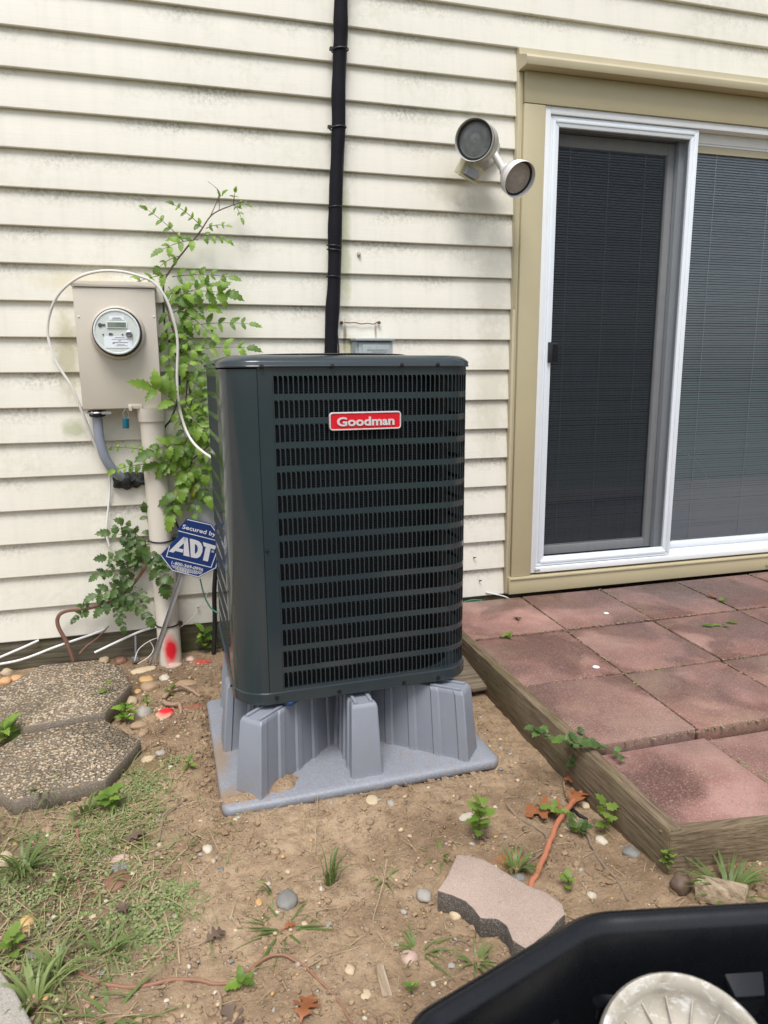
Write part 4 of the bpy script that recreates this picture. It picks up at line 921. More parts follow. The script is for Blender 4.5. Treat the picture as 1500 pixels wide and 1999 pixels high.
cable('green_cable', 'dark green cable dropping through the vine beside the meter', 'cable', [W3(x, y, d) for x, y, d in ((318, 590, -0.03), (322, 640, -0.03), (335, 680, -0.03), (345, 700, -0.03), (350, 760, -0.03), (335, 815, -0.03), (318, 848, -0.03), (325, 950, -0.03), (340, 1010, -0.04), (352, 1040, -0.06))], 0.0042, DKGREEN)
cable('green_wire', 'green wire on the soil between siding and patio', 'wire', [W3(x, y, d) for x, y, d in ((880, 1186, -0.05), (905, 1176, -0.04), (925, 1171, -0.03), (942, 1172, -0.03))], 0.003, GREENW)
cable('white_wire', 'white wire poking out under the siding next to the patio', 'wire', [W3(x, y, d) for x, y, d in ((950, 1156, -0.004), (968, 1160, -0.01), (985, 1164, -0.015), (998, 1170, -0.02))], 0.003, CABLEW)
cable('black_cable', 'black cable running down behind the left edge of the air conditioner', 'cable', [W3(x, y, d) for x, y, d in ((424, 1080, -0.08), (418, 1150, -0.07), (419, 1220, -0.06), (416, 1290, -0.06))], 0.010, BLACK)
gb_ = thing('utility_box', 'grey plastic utility box on the wall behind vine and sign', 'utility box', (W3(400, 1000, -0.03).x, 0, 0.45))
a = W3(378, 1075, -0.05); b = W3(440, 955, -0.05)
obj('box', MB().box((a.x, -0.055, a.z), (b.x+0.05, 0.01, b.z)), GREYV, gb_, bevel=0.006); obj('box_lid', MB().box((a.x+0.006, -0.062, a.z+0.01), (b.x+0.044, -0.0555, b.z-0.01)), GREYV, gb_, bevel=0.003)

# line set up the wall
ls = thing('line_set', 'black foam wrapped refrigerant pipe running up the siding', 'pipe', (W3(645, 690, -0.03).x, 0, 1.0))
lpts = [(690, -700), (676, -300), (670, -60), (665, 0), (664, 55), (662, 100), (660, 170), (660, 250), (656, 320), (654, 400), (652, 470), (651, 540), (648, 600), (645, 690)]
P = [W3(x, y, -0.030) for x, y in lpts]; P += [P[-1]+Vector((-0.004, -0.01, -0.25)), P[-1]+Vector((0.0, -0.03, -0.55)), P[-1]+Vector((0.02, -0.18, -0.85)), P[-1]+Vector((0.03, -0.36, -0.92))]
obj('foam_sleeve', MB().tube(smooth_path(P, 5), lambda t: 0.0265+0.0016*math.sin(t*37)+0.001*math.sin(t*91), 16), FOAM, ls)
bp = [(698, -700), (684, -300), (676, -60), (675, 0), (676, 60), (674, 100), (671, 170), (671, 250), (668, 310), (665, 400), (664, 470), (662, 540), (660, 600), (657, 640), (656, 690)]
P2 = [W3(x, y, -0.020) for x, y in bp]; P2 += [P2[-1]+Vector((0.01, 0, -0.5))]
obj('brown_wire', MB().tube(smooth_path(P2, 5), 0.0062, 7), BROWNC, ls)
P3 = [W3(x, y, -0.014) for x, y in ((657, 640), (659, 665), (661, 692))]+[W3(661, 692, -0.014)-Vector((0, 0, 0.3))]
obj('thin_wire', MB().tube(smooth_path(P3, 4), 0.003, 6), BROWNC, ls)
for px, py in ((663, 98), (659, 250)):
    c = W3(px, py, -0.028); mb = MB().tube([c+Vector((0.033*math.cos(a), 0.031*math.sin(a), 0.004*math.cos(a))) for a in [2*math.pi*k/20 for k in range(21)]], 0.0028, 6); mb.box((c.x-0.042, c.y-0.012, c.z-0.005), (c.x-0.028, c.y+0.004, c.z+0.005)); obj('cable_tie', mb, BLACK, ls)
for px, py in ((653, 404), (651, 480), (651, 488), (650, 541)):
    c = W3(px, py, -0.030); mb = MB().tube([c+Vector((0.0285*math.cos(a), 0.0285*math.sin(a), 0.003*math.cos(a+px))) for a in [2*math.pi*k/20 for k in range(21)]], 0.0018, 5); obj('tape_band', mb, BLACK, ls)

# disconnect box behind the unit
yd = -0.085
a = W3(694, 690, yd); b = W3(769, 668, yd); tz = W3(694, 660, yd-0.006).z
ds = thing('disconnect_box', 'grey electrical disconnect box on siding peeking over the air conditioner', 'electrical box', ((a.x+b.x)/2, 0, tz-0.24))
obj('enclosure', MB().box((a.x, yd+0.008, tz-0.24), (b.x, 0.01, b.z+0.004)), BOXG, ds, bevel=0.004)
cvr = obj('cover', MB().box((a.x+0.012, yd, tz-0.235), (b.x-0.002, yd+0.0075, b.z-0.003)), BOXG, ds, bevel=0.003)
obj('raised_panel', MB().box((a.x+0.028, yd-0.005, tz-0.22), (b.x-0.016, yd-0.0005, b.z-0.010)), BOXG, cvr, bevel=0.003)
em = MB(); zz = b.z-0.030
for u in (0.30, 0.62): em.box((a.x+0.028+u*0.10, yd-0.0065, zz+0.004), (a.x+0.030+u*0.10, yd-0.0052, zz+0.014))
em.box((a.x+0.046, yd-0.0065, zz-0.002), (b.x-0.026, yd-0.0052, zz)).box((a.x+0.046, yd-0.0065, zz-0.02), (a.x+0.048, yd-0.0052, zz-0.0025)).box((a.x+0.065, yd-0.0065, zz-0.010), (b.x-0.05, yd-0.0052, zz-0.008)).box((b.x-0.045, yd-0.0065, zz-0.010), (b.x-0.03, yd-0.0052, zz-0.008))
obj('embossed_marks', em, BOXG, cvr, smooth=0)
obj('hood', MB().box((a.x-0.003, yd-0.012, b.z+0.0045), (b.x+0.004, 0.008, tz)), BOXG, ds, bevel=0.003)
# two rusty nails joined by a corroded wire
rw = thing('rusty_wire', 'corroded wire between two rusty nails above the grey box', 'wire', W3(700, 630, -0.004))
n1, n2 = W3(666, 630, -0.002), W3(739, 630, -0.002)
obj('wire', MB().tube(smooth_path([n1+Vector((0.012, -0.002, 0.002)), n1+Vector((0.03, -0.003, 0)), n1+Vector((0.06, -0.002, 0.001)), n1+Vector((0.085, -0.004, -0.004)), n1+Vector((0.115, -0.003, -0.001)), n1+Vector((0.14, -0.002, -0.004)), n2+Vector((-0.006, -0.002, 0.003))]), 0.0022, 6), STEM, rw)
for q in (n1, n2): obj('nail', MB().rock(q+Vector((0, -0.003, 0)), (0.008, 0.008, 0.007), q.x*7, 2), plain('rust', (0.10, 0.055, 0.03), 0.8), rw)
# small wall bits
for lab, px, py in (('old caulked nail hole in the siding beside the black pipe', 700, 496), ):
    q = W3(px, py, 0.004); o = obj('wall_plug', MB().rock(q+Vector((0, -0.003, 0)), (0.010, 0.006, 0.010), 3, 2), CREAMP, loc=q); tag(o, lab, 'wall plug')
for lab, px, py, nm in (('small nail in the siding below the blue sign', 386, 1186, 'nail'), ('small dark nail low in the siding beside the patio door', 937, 1133, 'nail'), ('tiny nail in the siding two boards above the patio', 926, 1088, 'nail')):
    q = W3(px, py, 0.004); o = obj(nm, MB().tube([q, q+Vector((0, -0.010, 0)), q+Vector((0.006, -0.014, 0.004))], 0.0028, 6), SCREWM, loc=q); tag(o, lab, 'nail')

# ================================================================== FLOODLIGHT
fl = thing('flood_light', 'twin lamp motion sensor floodlight on siding beside the door', 'floodlight', (W3(935, 300, 0).x, 0, W3(935, 300, 0).z))
wc = W3(942, 292, -0.002)
mb = MB(); mb.lathe([(0.082, 0.0), (0.082, 0.020), (0.074, 0.030), (0.0001, 0.032)], 8, frame(wc+Vector((0, 0.006, 0)), (1, 0.4, 0.3), (0, -1, 0))); obj('wall_plate', mb, LAMPG, fl, smooth=30, bevel=0.002)
def par_lamp(c, d, rad, length, body, lens, up=(0, 0, 1), drum=False):
    M = frame(c, Vector(up).cross(Vector(d)), d)     # c = centre of the opening, d = facing
    mb = MB(); mb.lathe([(rad*0.95, -0.030), (rad*0.985, -0.012), (rad, 0.0), (rad*1.015, 0.004), (rad, 0.008), (rad*0.97, 0.006), (rad*0.955, -0.004), (rad*0.95, -0.022)], 40, M)
    prof = [(rad*0.96, -0.031), (rad*0.90, -length*0.45), (rad*0.70, -length*0.72), (rad*0.45, -length*0.88), (rad*0.36, -length*0.92), (rad*0.36, -length*1.25), (rad*0.30, -length*1.30)]
    if drum: prof = [(rad*0.97, -0.031), (rad*0.96, -length*0.8), (rad*0.90, -length*0.95), (rad*0.5, -length*1.02)]
    mb.lathe(prof, 40, M, cap1=True); h = obj('lamp_holder', mb, body, fl, smooth=40)
    mb = MB(); mb.lathe([(rad*0.95, -0.022), (rad*0.86, -0.013), (rad*0.72, -0.017), (rad*0.6, -0.011), (rad*0.4, -0.015), (rad*0.2, -0.010), (0.0001, -0.012)], 40, M); obj('lamp_lens', mb, lens, h, smooth=60)
    mb = MB(); mb.lathe([(rad*0.945, -0.021), (rad*0.94, -0.0105), (rad*0.83, -0.0105), (rad*0.82, -0.018)], 40, M); obj('lens_gasket', mb, BLACK, h)
    return M
c1 = W3(927, 273, -0.20); r1 = (W3(962, 273, -0.2)-W3(891, 273, -0.2)).length/2
d1 = (CAM-c1).normalized()+Vector((-0.34, 0.0, 0.10)); par_lamp(c1, d1.normalized(), r1, 0.125, LAMPG, LENS, drum=True)
c2_ = W3(1015, 350, -0.20); r2 = r1*0.93
d2_ = Vector((0.20, -0.80, -0.50)).normalized(); M2 = par_lamp(c2_, d2_, r2, 0.088, LAMPW, LENSB)
j0 = W3(957, 297, -0.07); tail = M2 @ Vector((0, 0, -0.112))
am = MB(); am.rock(j0, (0.016, 0.016, 0.016), 2, 2); am.tube([j0, j0+Vector((0.012, -0.01, -0.002)), tail+Vector((-0.012, 0.006, 0.012)), tail], 0.015, 12); am.tube([j0, wc+Vector((0.01, -0.02, 0.005))], 0.013, 12); obj('swivel_arm', am, LAMPW, fl)
t1 = c1-d1.normalized()*0.13; obj('swivel_arm', MB().tube([t1, (t1+wc)/2+Vector((0, -0.005, 0.0)), wc+Vector((-0.01, -0.02, 0.01))], 0.014, 12), LAMPG, fl)
sc_ = W3(921, 337, -0.125); MS = frame(sc_, Vector((0.86, -0.12, -0.42)), Vector((-0.05, -0.88, -0.32)))
MS = MS @ Matrix.Scale(1.28, 4); sb = MB().box((-0.034, -0.020, -0.06), (0.034, 0.026, 0.0), M=MS).box((-0.038, -0.024, -0.004), (0.038, -0.018, 0.010), M=MS).box((-0.038, 0.026, -0.004), (-0.032, 0.026+0.003, 0.004), M=MS); sn = obj('motion_sensor', sb, YELLOWED, fl, bevel=0.003)
mb = MB(); mb.loft([[MS @ Vector((x, y, z)) for x, y in rrect(0.046-2*i, 0.028-2*i, 0.004)] for i, z in ((0, -0.001), (0, 0.006), (0.003, 0.010))]); obj('sensor_lens', mb, PIRLENS, sn, smooth=40)
obj('sensor_neck', MB().tube([MS @ Vector((0, 0.02, -0.05)), wc+Vector((-0.01, -0.015, -0.02))], 0.014, 10), LAMPG, fl)

# ================================================================== YARD SIGN
so_ = W3(280+485/5.556, 960+640/5.556, -0.215); k_ = 1/5.556*((so_-CAM).dot(fwd))/F_PX
gb0 = on_ground(294, 1303)
sx_ = Vector((math.cos(R_(13.5)), 0.10, -math.sin(R_(13.5)))).normalized()
guess = frame(so_, sx_, Vector((-0.12, -1, 0.16))) @ Vector((-5*k_, -290*k_, 0)); sd_ = (gb0-guess).normalized()
nz_ = Vector((-0.10, -1, 0.0)); nz_ = (nz_-sd_*nz_.dot(sd_)).normalized()
SGN = frame(so_, sx_, nz_)
sign = thing('yard_sign', 'blue security sign with white letters and a torn corner on a leaning metal stake', 'sign', gb0)
octo = [(-124, -288), (171, -295), (335, -132), (335, 212), (171, 380), (-88, 375), (-160, 228), (-138, 141), (-281, -132)]; cx0 = 27
def sg(name, poly, z0, z1, mat, parent=sign):
    mb = MB(); mb.prism([(x*k_, y*k_) for x, y in poly], z0, z1, M=SGN)
    mb.v = mb.v; return obj(name, mb, mat, parent, smooth=0)
def inset(poly, f): return [(cx0+(x-cx0)*f, 20+(y-20)*f) for x, y in poly]
plate = sg('sign_panel', octo, -0.0015, 0.0010, SIGNB)
def strip(pts, w, closed=False, z=0.0011):
    mb = MB(); n = len(pts)
    for i in range(n if closed else n-1):
        a = Vector((*pts[i], 0)); b = Vector((*pts[(i+1) % n], 0)); d = (b-a).normalized(); q = Vector((-d.y, d.x, 0))*w/2; a = a-d*w*0.3; b = b+d*w*0.3
        zz = z+0.00005*i
        mb.add([SGN @ Vector((v.x*k_, v.y*k_, h)) for h in (zz, zz+0.0004) for v in (a-q, b-q, b+q, a+q)], [(3,2,1,0), (4,5,6,7), (0,1,5,4), (1,2,6,5), (2,3,7,6), (3,0,4,7)])
    return mb
ip_ = inset(octo, 0.965)
obj('border_line', strip([ip_[8]]+ip_[:6], 9), SIGNW, plate, smooth=0)
obj('divider_line', strip([(-150, 207), (292, 200)], 9), SIGNW, plate, smooth=0)
obj('frame_line', strip([(-204, 5), (-211, -128), (276, -134), (292, 60), (292, 200)], 9), SIGNW, plate, smooth=0)
def sl_(txt, cx, cy, w, h, fat, name, shear=0.0):
    M = SGN @ Matrix.Translation((cx*k_, cy*k_, 0.0012)) @ Matrix(((1, shear, 0, 0), (0, 1, 0, 0), (0, 0, 1, 0), (0, 0, 0, 1)))
    obj(name, lettering(txt, w*k_, h*k_, M, 0.0006, fat), SIGNW, plate, smooth=0)
sl_('Secured by', 62, 262, 360, 66, 0.018, 'sign_lettering')
# the three big letters with their slanted cuts
def poly_letter(polys):
    mb = MB()
    for p_ in polys: mb.prism([(x*k_, y*k_) for x, y in p_], 0.0012, 0.0018, M=SGN)
    return mb
AL = [[(-222, -52), (-150, -52), (-128, -8), (-62, 180), (-92, 180), (-222, -30)], [(-128, -14), (-60, -14), (-60, 30), (-112, 30)], [(-58, 180), (-8, -52), (-60, -52), (-84, 90)]]
AL = [[(-200, -62), (-150, -62), (-58, 90), (-44, 150), (-84, 150)], [(-136, -36), (-56, -36), (-54, 4), (-112, 4)], [(-84, 150), (-38, 150), (26, -66), (-40, -66), (-62, 70)]]
DL = [[(40, -66), (84, -66), (38, 150), (-16, 150)], [(84, -66), (112, -58), (136, -28), (146, 30), (136, 86), (110, 126), (80, 144), (38, 150), (46, 104), (72, 92), (88, 66), (94, 28), (86, -2), (74, -18)]]
TL = [[(126, 146), (272, 136), (268, 90), (146, 100)], [(168, 97), (222, 93), (228, -72), (172, -70)]]
obj('big_lettering', poly_letter([p_[::-1] if False else p_ for p_ in AL+DL+TL]), SIGNW, plate, smooth=0)
sl_('®', 252, 62, 30, 30, 0.01, 'registered_mark'); sl_('1-800-369-0996', 28, -186, 345, 40, 0.016, 'phone_number')
tiny = MB()
for i, (u0, u1, v) in enumerate(((-140, 200, -222), (-132, 196, -234), (-120, 186, -246), (-90, 150, -258), (-70, 60, -269))):
    x = u0
    while x < u1:
        w = rnd(8, 26); tiny.add([SGN @ Vector((a*k_, b*k_, 0.0013)) for a, b in ((x, v), (min(u1, x+w), v), (min(u1, x+w), v+8), (x, v+8))], [(0,1,2,3)]); x += w+5
obj('small_print', tiny, SIGNW, plate, smooth=0)
sb_ = SGN @ Vector((-5*k_, -290*k_, -0.015)); gbe = gb0-nz_*0.015+sd_*0.06
mb = MB(); top = sb_-sd_*0.04
Mk = frame(top, nz_.cross(sd_), gbe-top); L_ = (gbe-top).length; mb.box((-0.0095, -0.003, 0), (0.0095, 0.003, L_), M=Mk).box((-0.0095, 0.003, 0), (-0.0075, 0.010, L_), M=Mk); obj('stake', mb, STAKE, sign, bevel=0.0008)

# ================================================================== VINES
def leaf_mesh(name, mat, teeth=4, wid=0.36, fold=0.10, curl=0.12, seed=0):
    rs = random.Random(seed); side = []; N_ = teeth*2+1
    for i in range(N_):
        t = 0.05+0.80*i/(N_-1); w = wid*(math.sin(math.pi*t**0.62))**0.9
        if i % 2 == 0: w *= 0.72
        else: t += 0.06; w *= 1.06
        side.append((min(t, 0.93), w*rs.uniform(0.9, 1.1)))
    side.append((0.90, wid*0.13))
    V = []; n = len(side)
    def zz(t, w): return fold*abs(w)*0.9 - curl*(t-0.35)**2 + 0.03*math.sin(t*17+seed)*abs(w)*4
    mid = [(0, 0)]+[(t-(0.03 if i % 2 else 0), 0) for i, (t, w) in enumerate(side)]+[(1.0, 0)]
    V += [(t, 0, zz(t, 0)) for t, _ in mid]; m = len(mid)
    V += [(t, w, zz(t, w)) for t, w in side]; V += [(t, -w, zz(t, w)) for t, w in side]
    F = []
    for s_, o in ((1, m), (-1, m+n)):
        def q(*a): F.append(a if s_ > 0 else a[::-1])
        q(0, 1, o)
        for i in range(n-1): q(i+1, i+2, o+i+1, o+i)
        q(n, n+1, o+n-1)
    mb = MB().add(V, F); return mesh_of(name, mb, mat, smooth=70)
LV = [leaf_mesh('leaflet', LEAF, 4, 0.25+0.025*i, 0.35, 0.22+0.2*i, i) for i in range(4)]
LD = [leaf_mesh('old_leaflet', LEAFD, 4, 0.32+0.03*i, 0.25, 0.2+0.16*i, i+9) for i in range(4)]
LY = [leaf_mesh('young_leaflet', LEAFY, 3, 0.30+0.04*i, 0.14, 0.2, i+20) for i in range(3)]
def put_leaf(meshes, P, d, nrm, L, parent, name='leaf'):
    W = frame(P, d, nrm); # x along the leaf
    x = Vector(d).normalized(); z = Vector(nrm); z = (z-x*z.dot(x)).normalized(); y = z.cross(x)
    M = Matrix((x, y, z)).transposed().to_4x4(); M.translation = P
    return place(name, random.choice(meshes), M @ Matrix.Diagonal((L, L*rnd(0.85, 1.15), L, 1)), parent)
def compound(stems, vine, meshes, b, t, n, L, y0, y1=None, arch=0.02, gap=1.0, term=1.15):
    y1 = y0-0.02 if y1 is None else y1
    B = W3(b[0], b[1], y0); T = W3(t[0], t[1], y1); mid = (B+T)/2+Vector((0, -arch, arch*0.6))
    pts = [B*(1-u)**2+mid*2*u*(1-u)+T*u*u for u in [i/8 for i in range(9)]]
    stems.tube(pts, lambda u: 0.0019-0.001*u, 5)
    ax = (T-B).normalized(); out = Vector((0, -1, 0.35)).normalized(); side = ax.cross(out).normalized()
    def base(u): return B*(1-u)**2+mid*2*u*(1-u)+T*u*u
    for i in range(n):
        u = (i+0.55)/(n+0.15)
        for s in (1, -1):
            if rnd(0, 1) < 0.06: continue
            d = ax*rnd(0.35, 0.75)+side*s*rnd(0.75, 1.0)+Vector((0, rnd(-0.35, 0.1), rnd(-0.45, -0.05)))
            nm = out+side*s*rnd(-0.1, 0.45)+Vector((rnd(-0.3, 0.3), 0, rnd(0.0, 0.5)))
            put_leaf(meshes, base(u), d, nm, L*rnd(0.68, 1.25)*(1-0.25*u), vine)
    put_leaf(meshes, T, ax+Vector((0, -0.1, -0.3)), out+Vector((rnd(-.2, .2), 0, rnd(0, .4))), L*term, vine)
vine = thing('climbing_vine', 'bright green leafy vine climbing the siding between meter box and air conditioner', 'vine', W3(380, 1000, -0.05))
st = MB()
def stem(pts, r0, r1, mb=None): (mb or st).tube(smooth_path([W3(*p_) for p_ in pts]), lambda u: r0+(r1-r0)*u, 7)
stem([(385, 1080, -0.06), (378, 980, -0.05), (372, 900, -0.04), (372, 800, -0.03), (368, 740, -0.03), (350, 680, -0.03), (330, 620, -0.03), (318, 560, -0.03), (335, 522, -0.035), (362, 486, -0.04), (388, 455, -0.045), (408, 425, -0.045), (425, 412, -0.04), (455, 400, -0.03), (476, 394, -0.02)], 0.0062, 0.0018)
stem([(410, 422, -0.045), (422, 395, -0.05), (427, 375, -0.055), (418, 364, -0.06), (405, 354, -0.06)], 0.0018, 0.0007)
stem([(427, 412, -0.045), (428, 395, -0.05), (426, 385, -0.05)], 0.0014, 0.0008)
stem([(372, 900, -0.04), (395, 880, -0.06), (410, 868, -0.1)], 0.003, 0.002); stem([(365, 740, -0.03), (362, 800, -0.02), (366, 850, -0.02)], 0.003, 0.003)
SM = 0.030
for a_ in (((358, 472), (288, 410), 4, 0.032), ((396, 446), (340, 400), 4, 0.032), ((402, 446), (440, 441), 3, 0.026), ((392, 460), (438, 468), 3, 0.036), ((386, 468), (318, 486), 3, 0.055),
           ((352, 500), (312, 520), 2, 0.036), ((330, 535), (238, 562), 4, 0.045), ((335, 540), (445, 540), 5, 0.050), ((456, 400), (470, 425), 2, 0.026), ((425, 395), (432, 382), 1, 0.034), ((455, 400), (458, 376), 1, 0.022), ((462, 398), (482, 400), 2, 0.02)):
    compound(st, vine, LV, a_[0], a_[1], a_[2], a_[3], -0.045, -0.075 if a_[3] > 0.04 else -0.06)
for a_ in (((325, 575), (438, 572), 5, 0.070, -0.06), ((322, 600), (352, 690), 4, 0.062, -0.04), ((345, 640), (485, 632), 6, 0.050, -0.05), ((338, 610), (400, 600), 3, 0.06, -0.05), ((342, 690), (480, 678), 5, 0.060, -0.06), ((335, 660), (388, 690), 3, 0.06, -0.05), ((350, 700), (402, 740), 4, 0.066, -0.07),
           ((352, 735), (395, 760), 3, 0.07, -0.06), ((346, 790), (296, 758), 3, 0.090, -0.13), ((360, 790), (405, 830), 4, 0.055, -0.05), ((365, 770), (398, 790), 3, 0.05, -0.05), ((372, 820), (406, 850), 3, 0.065, -0.07), ((350, 830), (372, 800), 3, 0.045, -0.07),
           ((362, 866), (300, 880), 3, 0.080, -0.10), ((372, 880), (330, 905), 3, 0.07, -0.07), ((370, 900), (410, 930), 3, 0.07, -0.06), ((372, 905), (360, 945), 3, 0.07, -0.07), ((376, 930), (400, 965), 3, 0.065, -0.05), ((370, 860), (410, 890), 3, 0.06, -0.06),
           ((345, 800), (365, 870), 4, 0.06, -0.03), ((325, 640), (330, 710), 3, 0.06, -0.03), ((385, 960), (380, 1000), 2, 0.05, -0.06)):
    compound(st, vine, LV, a_[0], a_[1], a_[2], a_[3], a_[4], a_[4]-0.04, arch=0.03)
for a_ in (((328, 560), (362, 620), 4, 0.055, -0.05), ((330, 590), (415, 556), 4, 0.058, -0.07), ((370, 900), (310, 905), 3, 0.065, -0.08), ((368, 850), (345, 900), 3, 0.06, -0.06), ((350, 610), (410, 650), 4, 0.055, -0.06)):
    compound(st, vine, LV, a_[0], a_[1], a_[2], a_[3], a_[4], a_[4]-0.04, arch=0.03)
YEL = [leaf_mesh('yellowing_leaflet', mat_leaf('yellowing_vine_leaf', (0.13, 0.16, 0.012), (0.30, 0.30, 0.035)), 4, 0.30, 0.35, 0.3, 40), LV[1]]
for a_ in (((348, 955), (335, 1000), 2, 0.078, -0.11), ((380, 940), (352, 972), 2, 0.064, -0.08), ((368, 800), (358, 770), 1, 0.04, -0.09)): compound(st, vine, YEL, a_[0], a_[1], a_[2], a_[3], a_[4])
for a_ in (((285, 880), (224, 874), 4, 0.026), ((292, 905), (224, 918), 5, 0.036)): compound(st, vine, LV, a_[0], a_[1], a_[2], a_[3], -0.12, -0.09)
obj('stem', st, STEMG, vine)
vine2 = thing('climbing_vine', 'low dark green vine with bent brown stem beside the cream pipe', 'vine', on_ground(143, 1282))
st = MB()
S2 = [(143, 1290, -0.07), (130, 1255, -0.06), (113, 1222, -0.05), (114, 1202, -0.045), (132, 1192, -0.04), (170, 1188, -0.035), (215, 1174, -0.035), (240, 1160, -0.04), (266, 1132, -0.05), (284, 1104, -0.06), (292, 1080, -0.07), (295, 1056, -0.08)]
stem(S2, 0.0085, 0.0055, st)
stem([(155, 1276, -0.06), (170, 1260, -0.05), (190, 1245, -0.03), (212, 1222, -0.012)], 0.005, 0.002, st)
obj('stem', st, STEM, vine2); st = MB()
for a_ in (((290, 1058), (216, 1040), 4, 0.055), ((292, 1062), (250, 1075), 3, 0.062), ((294, 1050), (285, 1002), 3, 0.05), ((270, 1048), (242, 1022), 2, 0.042), ((284, 1098), (208, 1088), 4, 0.048), ((268, 1085), (192, 1120), 4, 0.046), ((280, 1100), (262, 1090), 2, 0.05),
           ((268, 1132), (220, 1120), 3, 0.05), ((262, 1140), (188, 1160), 5, 0.055), ((245, 1150), (200, 1185), 3, 0.052), ((250, 1154), (288, 1205), 4, 0.050), ((235, 1165), (240, 1222), 4, 0.034), ((222, 1172), (230, 1205), 3, 0.036), ((262, 1145), (282, 1165), 2, 0.03), ((172, 1188), (148, 1206), 3, 0.030), ((175, 1186), (160, 1182), 2, 0.024)):
    compound(st, vine2, LD, a_[0], a_[1], a_[2], a_[3], -0.05, -0.075)
for a_ in (((296, 1080), (318, 1140), 3, 0.062), ((290, 1075), (305, 1095), 2, 0.05)): compound(st, vine2, LD, a_[0], a_[1], a_[2], a_[3], -0.14, -0.15)
obj('leaf_stalk', st, STEMG, vine2)
rk = MB(); q = on_ground(170, 1280)
for i in range(9): rk.tube(smooth_path([q+Vector((rnd(-.045, .045), rnd(-.03, .03), rnd(0, .03))) for _ in range(4)], 4), rnd(0.003, 0.007), 6)
o = obj('root_knot', rk, TWIG, loc=q); tag(o, 'tangled grey brown root knot at the foot of the siding', 'root')

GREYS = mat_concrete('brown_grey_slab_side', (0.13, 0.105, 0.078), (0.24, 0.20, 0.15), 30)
# ================================================================== STEPPING STONES and loose masonry
def slab(name, poly, z1, th, mat, label, cat, bev=0.004, tilt=(0, 0), seg=2, jag=0.0, side=None):
    c = Vector((sum(p_[0] for p_ in poly)/len(poly), sum(p_[1] for p_ in poly)/len(poly), 0))
    out = []; n = len(poly)
    for i in range(n):
        a = Vector((*poly[i][:2], 0)); b = Vector((*poly[(i+1) % n][:2], 0)); k = max(1, int((b-a).length/0.03)) if jag else 1
        for j in range(k):
            v = a+(b-a)*j/k
            if jag: v = v+Vector((noise.noise(v*31), noise.noise(v*31+Vector((5, 5, 5))), 0))*jag
            out.append((v.x, v.y))
    f = lambda dz: (lambda p_: z1+dz+(p_[0]-c.x)*tilt[0]+(p_[1]-c.y)*tilt[1])
    if sum(out[i][0]*out[(i+1) % len(out)][1]-out[(i+1) % len(out)][0]*out[i][1] for i in range(len(out))) < 0: out = out[::-1]
    mb = MB().prism(out, f(-th), f(0.0))
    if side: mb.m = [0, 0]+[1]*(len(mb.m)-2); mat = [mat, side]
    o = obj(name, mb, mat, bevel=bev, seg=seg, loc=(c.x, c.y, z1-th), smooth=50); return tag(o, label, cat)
s1_ = [(-0.51, -1.062), (-0.277, -1.026), (-0.190, -0.812), (-0.325, -0.612), (-0.575, -0.655), (-0.69, -0.86)]
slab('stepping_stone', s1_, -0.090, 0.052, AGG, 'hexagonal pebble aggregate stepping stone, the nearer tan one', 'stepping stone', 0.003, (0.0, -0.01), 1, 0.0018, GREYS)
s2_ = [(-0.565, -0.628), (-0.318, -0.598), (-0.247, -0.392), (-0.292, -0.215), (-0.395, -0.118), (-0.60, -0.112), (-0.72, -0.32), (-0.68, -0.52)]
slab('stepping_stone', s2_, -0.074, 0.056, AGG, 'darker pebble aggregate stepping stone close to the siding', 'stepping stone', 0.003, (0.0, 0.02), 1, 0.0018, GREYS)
pv = [(856,1737),(872,1712),(893,1670),(945,1678),(987,1704),(1033,1730),(1066,1741),(1099,1765),(1106,1783),(1075,1815),(1030,1850),(1001,1832),(991,1806),(973,1792),(940,1791),(921,1770),(907,1756)]
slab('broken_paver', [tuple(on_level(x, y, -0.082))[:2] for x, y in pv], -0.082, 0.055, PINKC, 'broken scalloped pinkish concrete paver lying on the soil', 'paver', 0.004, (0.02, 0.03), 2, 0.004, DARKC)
ce = [(-60, 1830), (0, 1888), (34, 1940), (66, 1999), (75, 2060), (-120, 2060)]
slab('concrete_edging', [tuple(on_level(x, y, -0.10))[:2] for x, y in ce], -0.10, 0.06, GREYC, 'pale grey concrete slab corner half hidden by grass', 'concrete slab', 0.006, (0, 0), 2, 0.004)
bp_ = [(890, 1330), (905, 1290), (935, 1302), (966, 1338), (930, 1345)]
slab('scrap_board', [tuple(on_level(x, y, -0.08))[:2] for x, y in ((880, 1320), (900, 1285), (925, 1290), (968, 1330), (925, 1338))], -0.08, 0.016, PLANK, 'flat grey scrap board between air conditioner and timber edging', 'board', 0.002, (0.0, 0.12))
a = on_ground(1362, 1742); b = on_ground(1440, 1772)
wb = MB(); Mw = frame(a+Vector((0.0, 0, 0.012)), b-a, (0, 0.25, 1)); wb.box((0, -0.026, -0.018), ((b-a).length+0.02, 0.024, 0.022), M=Mw); o = obj('wood_offcut', wb, CHIP, bevel=0.004, loc=a); tag(o, 'short pale wood offcut lying beside the black tub', 'wood offcut')
a = on_ground(742, 1890); b = on_ground(757, 1950); Mw = frame(a, b-a, (0, 0, 1)); wb = MB().loft([[Mw @ Vector((x, y, z)) for y, z in ((-w, 0.0), (w, 0.0), (w*0.8, 0.009), (-w*0.9, 0.011))] for x, w in ((0, 0.011), (0.03, 0.012), (0.06, 0.0125), ((b-a).length, 0.013))]); o = obj('wood_chip', wb, CHIP, loc=a, bevel=0.0015); tag(o, 'pale strip of bark with a knot hole lying on the soil', 'wood chip')
